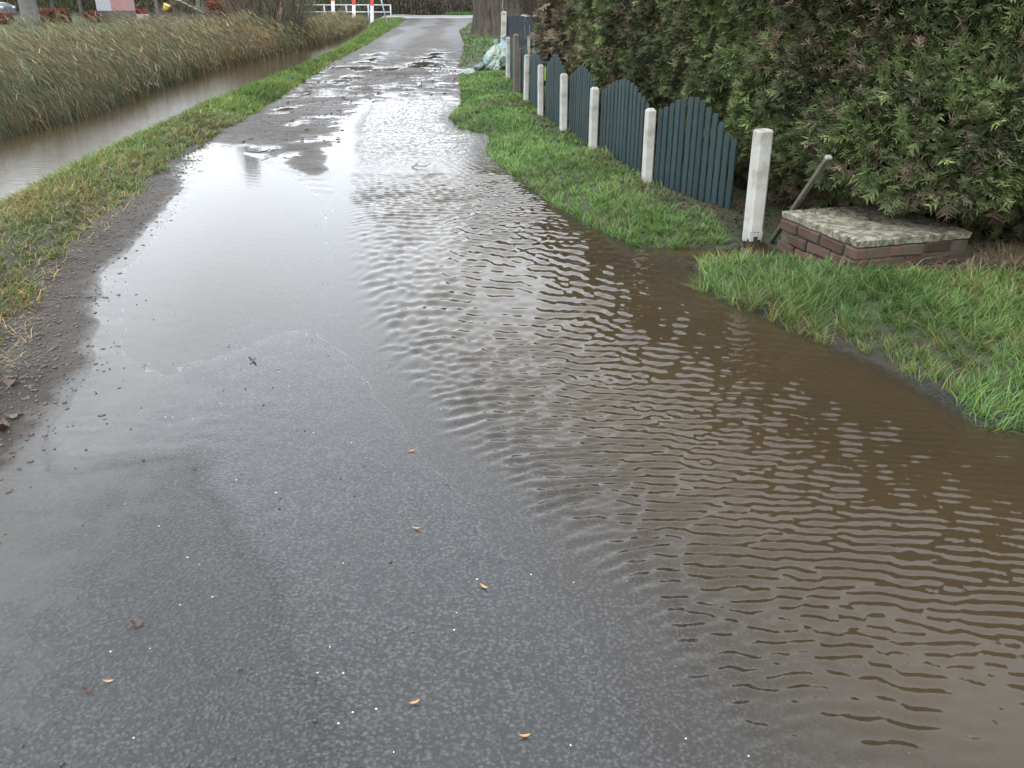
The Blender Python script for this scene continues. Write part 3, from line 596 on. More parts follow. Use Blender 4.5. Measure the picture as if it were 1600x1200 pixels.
green_zone(52000, S[4]-.2, S[8], 'foliage', .05, .125, .2)
green_zone(30000, S[8]-.2, S[11], 'foliage', .07, .15, .30)
green_zone(6000, S[11]-.2, S[14], 'foliage', .12, .24, .7)
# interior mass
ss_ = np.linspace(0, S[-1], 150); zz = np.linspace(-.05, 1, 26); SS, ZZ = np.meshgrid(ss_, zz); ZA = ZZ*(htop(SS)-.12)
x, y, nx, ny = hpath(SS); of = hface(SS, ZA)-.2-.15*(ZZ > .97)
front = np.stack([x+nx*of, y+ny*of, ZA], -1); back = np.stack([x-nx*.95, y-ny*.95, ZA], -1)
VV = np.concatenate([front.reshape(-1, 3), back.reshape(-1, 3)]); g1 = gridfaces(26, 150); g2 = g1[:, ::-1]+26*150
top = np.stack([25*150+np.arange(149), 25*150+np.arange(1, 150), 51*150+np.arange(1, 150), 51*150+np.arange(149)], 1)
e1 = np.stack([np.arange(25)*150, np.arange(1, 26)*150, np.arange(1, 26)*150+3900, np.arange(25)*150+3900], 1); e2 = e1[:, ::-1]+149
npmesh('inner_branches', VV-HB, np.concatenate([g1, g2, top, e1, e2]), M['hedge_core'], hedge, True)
# bare twigs poking out of the face
n = 2600; s, z, x, y, nx, ny = hedge_pts(n, 3, S[13], .1, 2.4, .05); k = (U(0, 1, n) < .3+.7*ss(s, S[9], S[12])) | (z < .5); x, y, z, nx, ny, s = [q[k] for q in (x, y, z, nx, ny, s)]; n = len(x)
th = np.arctan2(ny, nx)+RNG.normal(0, .9, n); c = var((.15, .12, .09), n, .4)
b = blades('bare_twigs', np.stack([x, y, z], 1)-HB, U(.1, .35, n), np.cos(th), np.sin(th), U(.3, .9, n), U(.0015, .003, n)*np.clip(y/6, 1, 3), c, c*.9, M['twig'], None, None, parent=hedge)
# stems at the hedge foot
for s in np.arange(3.2, S[12], .62):
    x, y, nx, ny = [float(q) for q in hpath(np.array(s+random.uniform(-.15, .15)))]; m = MB(); r = random.uniform(.02, .035)
    bx_, by_ = x-nx*.06-HB[0], y-ny*.06-HB[1]
    m.tube([(bx_, by_, -.1), (bx_+random.uniform(-.03, .03), by_, .2), (bx_+random.uniform(-.06, .06), by_+random.uniform(-.05, .05), .7), (bx_-nx*.2, by_-ny*.2, 1.2)], [r*1.3, r, r*.9, r*.6], 7)
    m.build('stem', M['bark'], hedge, True)

# brown leafless thicket where the hedge ends
def twig_bush(name, label, cat, c, rx, ry_, z0, z1, n, col, Lr, wr, lean=(0, 0), stems=5, group=None, mat='twig', sr=.03):
    t = empty(name, (c[0], c[1], c[2])); tag(t, label, cat, group)
    a = U(0, 6.28, n); rr = np.sqrt(U(0, 1, n)); zf = U(0, 1, n); wz = np.sin((zf*.8+.15)*math.pi)
    x = np.cos(a)*rr*rx*wz+lean[0]*zf; y = np.sin(a)*rr*ry_*wz+lean[1]*zf; z = z0+(z1-z0)*zf
    th = np.arctan2(y, x)+RNG.normal(0, .9, n); cc = var(col, n, .35)
    o = blades('twigs', np.stack([x, y, z], 1), U(*Lr, n), np.cos(th), np.sin(th), U(.2, .9, n), U(*wr, n), cc, cc*.85, M[mat], None, None, droop=.2, parent=t, kind='stuff')
    for i in range(stems):
        m = MB(); q = random.uniform(0, 6.28); f = random.uniform(.2, .6); zt = z0+(z1-z0)*random.uniform(.6, .95)
        m.tube([(math.cos(q)*.15*rx, math.sin(q)*.15*ry_, -.15), (math.cos(q)*f*.5*rx+lean[0]*.3, math.sin(q)*f*.5*ry_+lean[1]*.3, zt*.45), (math.cos(q)*f*rx+lean[0]*.8, math.sin(q)*f*ry_+lean[1]*.8, zt)], [sr, sr*.7, sr*.25], 6)
        m.build('stem', M['bark'], t, True)
    return t
twig_bush('bare_shrub', 'brown leafless shrub leaning over the dark fence panel beside the conifer hedge', 'shrub', (1.75, 18.2, .1), 1.55, 1.5, .75, 3.4, 9000, (.085, .068, .054), (.2, .6), (.004, .009), (-.35, -.1), 7)
twig_bush('bare_shrub', 'dense brown leafless shrub behind the pale picket fence', 'shrub', (1.6, 22.5, .1), 1.9, 1.9, .5, 3.8, 8000, (.075, .062, .052), (.3, .7), (.006, .012), (-.5, 0), 7)

# ------------------------------------------------------------------ teal fence
def hz(x, y): return float(H(np.array([x]), np.array([y]))[0])
PT = [at(1014, 290, .06), at(929, 239, .06), at(883, 211, .06), at(847, 187, .06), at(824, 164, .06), at(812, 148, .06), at(795, 128, .06)]
TOPS = [.66, .67, .70, .70, .72, .74, .80]
END = at(1141, 341, .06)
def pale_mesh():
    m = MB(); w, d = .5, .011; prof = [(-.5, 0), (-.5, .6), (-.42, 1.0), (.42, 1.0), (.5, .6), (.5, 0)]
    out = []
    n = 6
    for x, dd in prof:
        for z in (0, .965, .99, 1.0): pass
    vs = []; fs = []
    lev = [(0, 1), (.955, 1), (.985, .86), (1, .5)]
    for z, k in lev:
        for x, dd in prof: vs.append((x*k, dd*d, z))
    for i in range(len(lev)-1):
        for j in range(n): fs.append((i*n+j, i*n+(j+1) % n, (i+1)*n+(j+1) % n, (i+1)*n+j))
    fs += [tuple(range(n-1, -1, -1)), tuple((len(lev)-1)*n+j for j in range(n))]
    m.add(vs, fs); o = m.build('pale', M['teal'], None); me = o.data; bpy.data.objects.remove(o); return me
PALE = pale_mesh()
FENCE = empty('garden_fence', (PT[0][0], PT[0][1], .02)); tag(FENCE, 'teal arched picket fence with white concrete posts along the grass verge', 'fence'); FO = Vector(FENCE.location)
NAMES = ['with the sagging free end beside the square white post', 'second along from the square white post', 'third along from the square white post', 'fourth along from the square white post', 'fifth along from the square white post', 'sixth along from the square white post', 'seventh along, nearest the rubbish bags']
def panel(A, B, zA, zB, hA, hC, hB, npal, idx, tilt=0.0):
    A = Vector((*A, zA)); B = Vector((*B, zB)); d = (B-A); L = d.length; yaw = math.atan2(d.y, d.x)
    t = empty('fence_panel', A-FO, yaw); t.parent = FENCE; t.rotation_euler = (tilt, -math.asin(d.z/L), yaw)
    if idx == 0: t['label'] = 'teal panel '+NAMES[idx]
    p = L/npal
    for i in range(npal):
        f = (i+.5)/npal; base = hA+(hB-hA)*f; h = base+(hC-(hA+hB)/2)*math.sin(math.pi*min(1, max(0, f)))**1.3
        o = bpy.data.objects.new('pale', PALE); link(o, t); o.location = (f*L, random.uniform(-.002, .002), random.uniform(-.008, .006)); o.scale = (p*.70, -1.2 if False else 1.2, h)
        o.rotation_euler = (0, random.uniform(-.006, .006), random.uniform(-.03, .03))
    for z in (.14, .43):
        m = MB(); m.box((L/2, -.018, z), (L-.08, .03, .055), bev=.004); m.build('rail', M['teal'], t)
    return t
def off(p, q, k):                        # shift a point sideways off the post line, to the hedge side
    return p
PTB = [(p[0]+.03, p[1]) for p in PT]
# panels run from the nearer to the further post so that their faces look at the lane
panel(END, (PTB[0][0]-.0, PTB[0][1]-.06), .045, .05, .53, .77, .62, 13, 0, 0)
for i in range(6):
    a = PTB[i]; b = PTB[i+1]; f = .07/max(.1, math.hypot(b[0]-a[0], b[1]-a[1]))
    aa = (a[0]+(b[0]-a[0])*f, a[1]+(b[1]-a[1])*f); bb = (b[0]+(a[0]-b[0])*f, b[1]+(a[1]-b[1])*f)
    panel(aa, bb, .05, .05, TOPS[i]-.07, TOPS[i]+.11 if i < 3 else TOPS[i]+.04, TOPS[i+1]-.06, [14, 12, 12, 13, 12, 13][i], i+1)
PN = ['standing between the free-end panel and the second teal panel', 'between the second and third teal panels', 'between the third and fourth teal panels', 'between the fourth and fifth teal panels', 'between the fifth and sixth teal panels', 'between the sixth and seventh teal panels', 'closing the seventh teal panel, beside the rubbish bags']
def post(x, y, z0, h, w, rz, label, lean=(0, 0), mat='concrete_white', name='fence_post', group='white fence posts'):
    t = empty(name, (x, y, z0), rz); t.rotation_euler = (lean[0], lean[1], rz); 
    if name == 'fence_post': t.parent = FENCE; t.location = Vector((x, y, z0))-FO
    else: tag(t, label, 'post', group)
    m = MB(); m.box((0, 0, h/2-.1), (w, w, h+.2), bev=.008); m.build('shaft', M[mat], t)
    m = MB(); m.add([(-w/2+.008, -w/2+.008, h), (w/2-.008, -w/2+.008, h), (w/2-.008, w/2-.008, h), (-w/2+.008, w/2-.008, h), (-w/4, -w/4, h+.012), (w/4, -w/4, h+.012), (w/4, w/4, h+.012), (-w/4, w/4, h+.012)], [(0, 1, 5, 4), (1, 2, 6, 5), (2, 3, 7, 6), (3, 0, 4, 7), (4, 5, 6, 7)])
    m.build('cap', M[mat], t); return t
for i, p in enumerate(PT):
    post(p[0]-.02, p[1], .02, TOPS[i]-.02, .075 if i < 3 else .065, math.radians(11+random.uniform(-3, 3)), 'white concrete post '+PN[i], (0, random.uniform(-.015, .015)))
# square gate post with a rotten foot
gx_, gy_ = at(1174, 381, 0)
t = empty('gate_post', (gx_, gy_, 0), math.radians(14)); t.rotation_euler = (.0, -.012, math.radians(14)); tag(t, 'thick square white post with chipped dark foot standing in the inlet', 'post')
m = MB(); m.box((0, 0, .405), (.098, .098, .65), bev=.012, jit=.002); m.build('shaft', M['concrete_white'], t)
m = MB(); m.box((0, 0, -.02), (.082, .082, .22), bev=.01, jit=.005); m.build('rotten_foot', surf('rotten_wood', (.05, .04, .03), (.025, .02, .016), 20, .8), t)
for k in range(9):
    a = (k % 3-1)*.03; side = k//3; hh = random.uniform(.03, .075); m = MB()
    cxx, cyy = [(a, -.0455), (-.0455, a), (.0455, a)][side]
    sz = (.026, .005, hh) if side == 0 else (.005, .026, hh)
    m.box((cxx, cyy, .085-hh/2+.005), sz, jit=.002); m.build('paint_flake', M['concrete_white'], t)

# leaning wooden stake
a = at(1203, 360, .08); b = atY(1294, 247, 5.1)
t = empty('wooden_stake', (a[0], a[1], hz(a[0], a[1]))); tag(t, 'weathered wooden stake leaning into the hedge beside the brick chamber', 'stake')
va = Vector((0, 0, -.03)); vb = Vector(b)-Vector(t.location); dd = (vb-va); q = dd.to_track_quat('Z', 'Y').to_matrix()
m = MB(); m.box((va+vb)/2, (.034, .026, dd.length), q, bev=.004, jit=.001); m.build('shaft', M['wood_grey'], t)
m = MB(); m.box(vb+dd.normalized()*.004, (.037, .029, .02), q, bev=.003); m.build('head', M['wood_pale'], t)

# ------------------------------------------------------------------ brick chamber with concrete lid
ZS = .30
c_f = Vector((*at(1341, 377, ZS), 0)); c_l = Vector((*at(1222, 329.5, ZS), 0)); c_r = Vector((*at(1490, 375, ZS), 0))
eu = (c_l-c_f); Lu = eu.length; eu.normalize(); ev = Vector((eu.y, -eu.x, 0)); Lv = .74
if ev.dot(c_r-c_f) < 0: ev = -ev
ch = empty('brick_chamber', (c_f.x, c_f.y, 0), math.atan2(ev.y, ev.x)); tag(ch, 'low old brick chamber under a lichened concrete lid beside the hedge', 'brick chamber')
# local axes: +x along the front edge, +y along the left edge
bm_ = []
for k in range(4):
    m = MB(); m.box((0, 0, 0), (.208, .1, .056), bev=.006, jit=.0035); o = m.build('brick', M['brick']); bm_.append(o.data); bpy.data.objects.remove(o)
zc = .26-.034
for c in range(5):
    z = zc-c*.066
    sh = .11 if c % 2 else 0
    for wall in range(4):
        Lw = (Lv, Lu, Lv, Lu)[wall]; pos = -.02+.1-sh; nB = 0
        x = 0.0 if (c+wall) % 2 == 0 else .112
        lim = Lw-(0.0 if (c+wall) % 2 else .112)
        while x < lim-.05:
            bl = min(.208, lim-x-.008)
            o = bpy.data.objects.new('brick', bm_[random.randrange(4)]); link(o, ch); o.scale = (bl/.208, 1, 1)
            jx, jz = random.uniform(-.005, .005), random.uniform(-.003, .003); r = random.uniform(-.025, .025); h_ = x+bl/2
            if wall == 0: o.location = (h_, .05+jx, z+jz); o.rotation_euler = (0, 0, r)
            elif wall == 1: o.location = (.038+jx, h_, z+jz); o.rotation_euler = (0, 0, math.pi/2+r)
            elif wall == 2: o.location = (h_, Lu-.05+jx, z+jz); o.rotation_euler = (0, 0, r)
            else: o.location = (Lv-.05+jx, h_, z+jz); o.rotation_euler = (0, 0, math.pi/2+r)
            x += bl+.014
m = MB(); m.box((Lv/2, Lu/2, .10), (Lv-.022, Lu-.02, .31), jit=.001); m.build('mortar', M['mortar'], ch)
# lid: a slab with broken edges
nx_, ny_ = 34, 34; V = []; rs = np.random.default_rng(5)
gxx, gyy = np.meshgrid(np.linspace(0, 1, nx_), np.linspace(0, 1, ny_))
ed = np.minimum(np.minimum(gxx, 1-gxx), np.minimum(gyy, 1-gyy))
jx = fbm(gxx*9, gyy*9, 3, 3)*.02*(ed < .02); PX = gxx*Lv+jx; PY = gyy*Lu+fbm(gxx*9, gyy*9, 8, 3)*.02*(ed < .02)
PZ = .305+fbm(gxx*14, gyy*14, 21, 4)*.008-.008*(ed < .02)
topv = np.stack([PX, PY, PZ], -1).reshape(-1, 3); botv = np.stack([PX*.99+.004, PY*.99+.004, PZ*0+.262], -1).reshape(-1, 3)
F1 = gridfaces(ny_, nx_); F2 = F1[:, ::-1]+nx_*ny_; bl = list(range(nx_))+[r*nx_+nx_-1 for r in range(1, ny_)]+[(ny_-1)*nx_+c for c in range(nx_-2, -1, -1)]+[r*nx_ for r in range(ny_-2, 0, -1)]
F3 = np.array([(bl[(i+1) % len(bl)], bl[i], bl[i]+nx_*ny_, bl[(i+1) % len(bl)]+nx_*ny_) for i in range(len(bl))])
o = npmesh('concrete_lid', np.concatenate([topv, botv]), np.concatenate([F1, F2, F3]), M['slab'], ch, False)

n = 1100; lx = U(.02, Lv-.02, n); ly = U(.02, Lu-.02, n); k = U(0, 1, n) < ss(lx/Lv*.7+ly/Lu*.75, .45, 1.1); lx = lx[k]; ly = ly[k]; n = len(lx); th = U(0, 6.28, n); c = var((.07, .055, .032), n, .4)
blades('needle_litter', np.stack([lx, ly, np.full(n, .306)], 1), U(.02, .07, n), np.cos(th), np.sin(th), U(.85, 1.0, n), U(.0015, .005, n), c, c, M['twig'], None, None, droop=.9, parent=ch)

# ------------------------------------------------------------------ things at the far garden entrance
post(*at(806.5, 150, .06), .02, .92, .085, .2, 'broad grey-brown timber post with white top among the last fence posts', (0, 0), 'wood_grey', 'timber_post', None)
wp = at(786, 76, .1); t = post(wp[0], wp[1], .05, 1.0, .14, .1, 'pale mossy post beside the dark blue fence panel', (0, .03), 'concrete_white', 'gate_post', None)
m = MB(); m.tube([(0, 0, .98), (-.05, 0, 1.15), (-.03, .0, 1.3)], [.02, .014, .006], 6); m.build('twig', M['wood_pale'], t, True)
# dark blue panel
a = (wp[0]+.1, wp[1]+.05); L = 1.15
t = empty('board_fence', (a[0], a[1], .1), -.05); tag(t, 'dark blue close-boarded fence beside the pale mossy post', 'fence')
for i in range(9):
    m = MB(); m.box((L*(i+.5)/9, 0, .42+.02*math.sin(i)), (L/9*.93, .02, .84), bev=.003); m.build('board', M['teal_dark'], t)
for z in (.2, .65):
    m = MB(); m.box((L/2, .027, z), (L, .03, .07)); m.build('rail', M['teal_dark'], t)
# pale picket fence across the garden
a = atY(826, 66, 19.0); t = empty('picket_fence', (a[0], 19.0, .08), 0); tag(t, 'short pale grey picket fence in front of the brown shrub', 'picket fence')
for i in range(6):
    m = MB(); m.prism([(-.028, -.1), (.028, -.1), (.028, .60), (0, .65), (-.028, .60)], -.01, .01); o = m.build('picket', M['wood_pale'], t); o.location = (i*.115, 0, random.uniform(-.01, .01))
for z in (.15, .62):
    m = MB(); m.box((.28, .028, z), (.66, .03, .05)); m.build('rail', M['wood_grey'], t)
# lime bucket behind the fence
a = atY(852, 103, 13.0); t = empty('garden_tub', (a[0]+.06, 13.0, hz(a[0], 13.0))); tag(t, 'lime green tub with dark rim behind the teal fence', 'tub')
zt = a[2]-hz(a[0], 13.0)
m = MB(); m.tube([(0, 0, 0), (0, 0, zt-.35), (0, 0, zt+.02)], [.05, .06, .1], 12); m.build('bucket', M['lime'], t, True)
m = MB(); m.tube([(0, 0, zt+.015), (0, 0, zt+.05)], [.12, .12], 12); m.build('rim', M['teal'], t)

# rubbish bags
def bag(name, label, cat, x, y, r, h, mat, seed, knot=True, squash=1.0):
    t = empty(name, (x, y, hz(x, y)-.01), random.uniform(0, 3)); tag(t, label, cat, 'rubbish by the fence')
    nu, nv = 40, 24; th = np.linspace(0, 2*np.pi, nu, endpoint=False); ph = np.linspace(0, 1, nv); TH, PH = np.meshgrid(th, ph)
    prof = np.sin(np.clip(PH*.88+.12, 0, 1)*math.pi)**.65; R_ = r*prof*(1+.5*fbm(np.cos(TH)*2+seed, np.sin(TH)*2+PH*3, seed, 3)+.5*fbm(np.cos(TH)*6+seed, np.sin(TH)*6+PH*8, seed+50, 2)+.10*np.abs(np.sin(TH*4+PH*5+seed)))
    V = np.stack([R_*np.cos(TH)*squash, R_*np.sin(TH), h*PH+.1*h*fbm(np.cos(TH)*3, np.sin(TH)*3+seed, seed+3, 2)*PH], -1).reshape(-1, 3)
    F = []
    for i in range(nv-1):
        for j in range(nu): F.append((i*nu+j, i*nu+(j+1) % nu, (i+1)*nu+(j+1) % nu, (i+1)*nu+j))
    npmesh('sack', V, F, M[mat], t, False)
    if knot:
        m = MB(); m.tube([(0, 0, h*.93), (.01, .02, h*1.02), (.03, .05, h*1.14)], [r*.16, r*.08, r*.22], 7, rib=.6, seed=seed); m.build('knot', M[mat], t)
    return t
bx0, by0 = at(775, 112, .08)
bag('rubbish_bag', 'pale green crumpled rubbish bag on top of the heap by the fence', 'bag', bx0+.02, by0+.05, .26, .58, 'bag_green', 2)
bag('rubbish_bag', 'pale blue plastic bag beside the first fence post', 'bag', bx0+.2, by0+.38, .25, .62, 'bag_blue', 5)
bag('rubbish_bag', 'dark green rubbish sack lying under the pale bags', 'bag', bx0-.24, by0-.02, .22, .3, 'bag_dark', 9, False, 1.3)
bag('rubbish_bag', 'dark green rubbish sack next to the fence post', 'bag', bx0+.2, by0-.12, .2, .3, 'bag_dark', 14, False, 1.2)
bag('rubbish_bag', 'small pale green bag in front of the heap', 'bag', bx0+.0, by0-.22, .13, .24, 'bag_green', 21, False)
bag('plastic_scrap', 'bright blue plastic scrap on the rubbish heap', 'plastic', bx0-.16, by0-.04, .09, .37, 'cyan', 31, False)
bag('plastic_sheet', 'pale plastic sheet trailing from the rubbish onto the lane', 'plastic', bx0-.48, by0-.05, .17, .16, 'bag_green', 41, False, 1.6)

# big trunk beside the lane
tx, ty = at(772, 54, .1); t = empty('old_tree', (tx+.15, ty, .05)); tag(t, 'thick furrowed brown tree trunk beside the lane behind the rubbish', 'tree')
nu, nv = 72, 30; TH, PH = np.meshgrid(np.linspace(0, 2*np.pi, nu, endpoint=False), np.linspace(0, 1, nv))
R_ = (.80+.35*np.exp(-PH*9)+.12*PH)*(1+.05*np.abs(np.cos(TH*8+PH*2.5))+.03*np.cos(TH*23+6*PH+np.sin(PH*9))+.22*fbm(np.cos(TH)*3, np.sin(TH)*3+PH*2, 5, 3)); hh = 4.2
V = np.stack([R_*np.cos(TH)+.1*PH*0-.18*PH, R_*np.sin(TH), PH*hh-.2], -1).reshape(-1, 3)
F = [(i*nu+j, i*nu+(j+1) % nu, (i+1)*nu+(j+1) % nu, (i+1)*nu+j) for i in range(nv-1) for j in range(nu)]
npmesh('trunk', V, F, M['bark'], t, True)
for k in range(7):
    a = k*.9; m = MB(); m.tube([(.3*math.cos(a), .3*math.sin(a), 3.6), (.8*math.cos(a), .8*math.sin(a), 4.6), (1.5*math.cos(a), 1.5*math.sin(a), 6.2)], [.3, .2, .05], 8); m.build('limb', M['bark'], t, True)
n = 3500; a = U(0, 6.28, n); rr = U(0, 1.8, n); cc = var((.08, .07, .055), n, .3)
blades('crown', np.stack([np.cos(a)*rr, np.sin(a)*rr, U(4, 6.6, n)], 1), U(.4, 1.1, n), np.cos(a), np.sin(a), U(.3, .9, n), U(.008, .02, n), cc, cc, M['twig'], None, None, parent=t)

# ------------------------------------------------------------------ far end: markers, railing, sign
def Pf(px, py): x, y = at(px, py, .1); return x, y
def marker(px, pb, h, top, label, lean):
    x, y = Pf(px, pb); t = empty('marker_post', (x, y, hz(x, y)-.03), .1); t.rotation_euler = (0, lean, .1); tag(t, label, 'marker post', 'red and white marker posts')
    m = MB(); m.box((0, 0, h*.36-.1), (.19, .12, h*.72+.2), bev=.015); m.build('post', M['white'], t)
    m = MB(); m.box((0, 0, h*.86), (.194, .124, h*.28), bev=.015); m.build('band', M[top], t)
M['orange'] = surf('orange_paint', (.6, .2, .05), (.5, .16, .04), 8, .5)
marker(439, 40, 1.15, 'orange', 'white marker post with orange top behind the leafless ditch bush', .06)
marker(466, 33, 1.25, 'orange', 'white marker post with orange top between the bush and the railing', .06)
marker(521, 32, 1.3, 'orange', 'white marker post with orange top in front of the railing', .06)
marker(553, 32.5, 1.2, 'red', 'white marker post with red top in front of the railing, second from the leaning sign', .06)
marker(581, 31, 1.3, 'red', 'white marker post with red top in front of the railing, next to the leaning sign', .06)
ra = Pf(474, 28.5); rb = Pf(611, 29); t = empty('railing', (ra[0], ra[1], .12), math.atan2(rb[1]-ra[1], rb[0]-ra[0])); L = math.hypot(rb[0]-ra[0], rb[1]-ra[1]); tag(t, 'grey metal bridge railing behind the red and white marker posts', 'railing')
for z in (.35, .75):
    m = MB(); m.tube([(0, 0, z), (L, 0, z)], .035, 8); m.build('rail', M['galv'], t, True)
for i in range(5):
    m = MB(); m.tube([(L*i/4, 0, -.15), (L*i/4, 0, .78)], .045, 8); m.build('upright', M['galv'], t, True)
sx, sy = Pf(605, 38); t = empty('road_sign', (sx, sy, hz(sx, sy)-.03), 0); t.rotation_euler = (0, -.2, .2); tag(t, 'blue sign on a leaning grey pole at the lane corner', 'sign')
m = MB(); m.tube([(0, 0, -.1), (0, 0, 2.3)], .035, 8); m.build('pole', M['galv'], t, True)
m = MB(); m.box((-.1, -.045, 1.55), (.62, .02, .45), bev=.008); m.build('plate', M['blue_sign'], t)
m = MB(); m.box((-.1, -.02, 1.55), (.2, .03, .06)); m.build('bracket', M['galv'], t)
# white post and dark bin across the road
x, y = Pf(701, 23); t = empty('white_board', (x, y+.5, .2), 0); tag(t, 'tall white board on posts across the far road', 'board')
m = MB(); m.box((0, 0, .9), (.32, .06, 1.5), bev=.01); m.build('board', M['board_grey'], t)
for s in (-.12, .12):
    m = MB(); m.box((s, .05, .45), (.05, .05, 1.1)); m.build('leg', M['galv'], t)

# ------------------------------------------------------------------ background across the field
def clipped_hedge(px0, px1, pb, h, label, dpt=.7):
    (x0, y0), (x1, y1) = at(px0, pb, .1), at(px1, pb, .1); L = x1-x0; t = empty('beech_hedge', (x0, y0, hz(x0, y0)), 0); tag(t, label, 'hedge', 'clipped russet hedges')
    n = int(1500*L*h); x = U(0, L, n); side = U(0, 1, n); z = U(0, h, n); yy = np.where(side < .6, -dpt/2, U(-dpt/2, dpt/2, n)); z = np.where(side < .6, z, h)
    x += RNG.normal(0, .03, n); yy = yy+RNG.normal(0, .05, n); z = z+RNG.normal(0, .03, n); th = U(0, 6.28, n); c = var((.17, .065, .04), n, .35)
    blades('leaves', np.stack([x, yy, z], 1), U(.06, .14, n), np.cos(th), np.sin(th), U(.3, .95, n), U(.012, .028, n), c, c*1.1, M['twig'], None, None, seg=2, parent=t)
    m = MB(); m.box((L/2, 0, h/2-.05), (L-.1, dpt-.15, h), bev=.06, jit=.02); m.build('branches', M['hedge_core'], t)
clipped_hedge(64, 112, 37, .60, 'short russet clipped hedge beside the grey tree trunk')
clipped_hedge(-60, 22, 39, .45, 'low russet clipped hedge in front of the grey car')
clipped_hedge(136, 158, 36, .5, 'narrow russet hedge against the red and grey shed')
clipped_hedge(328, 398, 32, .85, 'longest russet clipped hedge, behind the spoil heap')
clipped_hedge(398, 425, 30, .7, 'dull russet hedge behind the leafless ditch bush')

# car (grey hatchback parked beyond the field)
def car(x, y, z, rz, label):
    t = empty('parked_car', (x, y, z), rz); tag(t, label, 'car')
    prof = [(-2.05, .32), (-2.1, .62), (-2.0, .9), (-1.72, .98), (-1.35, 1.38), (-.5, 1.46), (.35, 1.4), (1.0, .98), (1.75, .86), (2.05, .7), (2.1, .36), (1.75, .26), (-1.75, .26)]
    m = MB(); n = len(prof); vs = []; fs = []
    for yy, k in ((-.84, 0), (-.74, 1), (.74, 1), (.84, 0)):
        for px, pz in prof: q = 1 if k else .97; vs.append((px*q, yy*(1-.14*max(0, pz-.95)*1.6), .28+(pz-.28)*(1 if k else .985)))
    for i in range(3):
        for j in range(n): fs.append((i*n+j, i*n+(j+1) % n, (i+1)*n+(j+1) % n, (i+1)*n+j))
    fs += [tuple(range(n)), tuple(range(4*n-1, 3*n-1, -1))]; m.add(vs, fs); m.build('body', M['car_paint'], t, False)
    for s in (-1, 1):
        for w in ([(-1.5, 1.0), (-1.25, 1.33), (-.45, 1.39), (-.45, 1.0)], [(-.38, 1.0), (-.38, 1.39), (.3, 1.34), (.85, 1.0)]):
            m = MB(); m.prism(w, s*.765, s*.80); m.build('side_window', M['glass'], t)
        for wx in (-1.3, 1.3):
            m = MB(); m.tube([(wx, s*.66, .31), (wx, s*.87, .31)], .31, 18); w = m.build('wheel', M['rubber'], t); m = MB(); m.tube([(wx, s*.86, .31), (wx, s*.885, .31)], .19, 12); m.build('rim', M['galv'], w)
        m = MB(); m.box((2.06, s*.6, .66), (.06, .3, .12), bev=.02); m.build('headlight', M['white'], t)
        m = MB(); m.box((-2.08, s*.66, .78), (.06, .2, .16), bev=.02); m.build('tail_light', M['red'], t)
    return t
cx_, cy_ = at(-30, 34, .1); car(cx_-.4, cy_, hz(cx_, cy_), 0, 'grey car parked beyond the field behind the low russet hedge')

# shed
x, y = at(178, 36, .1); z0 = hz(x, y); t = empty('garden_shed', (x, y+.6, z0), 0); tag(t, 'small shed with pale grey and faded red boards on a dim plinth', 'shed')
sw = 1.55
m = MB(); m.box((0, 0, .25), (sw, 1.2, .6)); m.build('plinth', M['shed_base'], t)
for i in range(10):
    m = MB(); m.box((-sw/2+sw*(i+.5)/10, -.6, 1.35), (sw/10*.94, .03, 1.62), bev=.004); m.build('board', M['board_grey' if i < 5 else 'pinkred'], t)
m = MB(); m.box((0, .02, 1.35), (sw-.02, 1.17, 1.6)); m.build('wall', M['pinkred'], t)
m = MB(); m.prism([(-sw/2-.1, 2.15), (sw/2+.1, 2.15), (sw/2+.1, 2.22), (0, 2.6), (-sw/2-.1, 2.22)], -.75, .75); m.build('roof', M['shed_base'], t)
# white tub with red plants
x, y = at(220, 33.5, .1); t = empty('planter', (x, y, hz(x, y))); tag(t, 'white trough with red foliage between shed and spoil heap', 'planter')
m = MB(); m.add([(-.36, -.2, 0), (.36, -.2, 0), (.36, .2, 0), (-.36, .2, 0), (-.42, -.25, .32), (.42, -.25, .32), (.42, .25, .32), (-.42, .25, .32)], [(0, 1, 2, 3), (4, 5, 6, 7), (0, 1, 5, 4), (1, 2, 6, 5), (2, 3, 7, 6), (3, 0, 4, 7)]); m.build('trough', M['white'], t)
n = 600; th = U(0, 6.28, n); c = var((.32, .05, .06), n, .3); blades('foliage', np.stack([U(-.38, .4, n), U(-.2, .2, n), U(.28, .42, n)], 1), U(.15, .36, n), np.cos(th), np.sin(th), U(.3, .9, n), U(.015, .03, n), c, c, M['twig'], None, None, parent=t)
# spoil heap
x, y = at(288, 42, .1); t = empty('spoil_heap', (x, y, hz(x, y)-.05)); tag(t, 'brown heap of soil and branches at the field edge', 'heap')
G = np.linspace(-1, 1, 60); A, B = np.meshgrid(G, G); rr = np.sqrt(A*A+B*B); hgt = np.clip(1-rr, 0, 1)**.8*1.05*(1+.9*fbm(A*3, B*3, 9, 4))+fbm(A*9, B*9, 19, 3)*.22*(rr < .95)
npmesh('soil', np.stack([A*2.1, B*1.6, hgt-.08], -1).reshape(-1, 3), gridfaces(60, 60), M['soil'], t, False)
n = 1500; a = U(0, 6.28, n); r_ = U(0, .9, n); c = var((.13, .11, .085), n, .4); blades('branches', np.stack([np.cos(a)*r_*2, np.sin(a)*r_*1.5, (1-r_)**.8*.9], 1), U(.2, .7, n), np.cos(a), np.sin(a), U(.4, .95, n), U(.008, .02, n), c, c, M['twig'], None, None, parent=t)
for k in range(5):
    m = MB(); px = -.1+.22*k; m.tube([(px, -.4, 1.2-.1*k), (px+.35, -.5, 1.12-.12*k)], .028, 7); m.build('pale_log', M['wood_pale'], t, True)
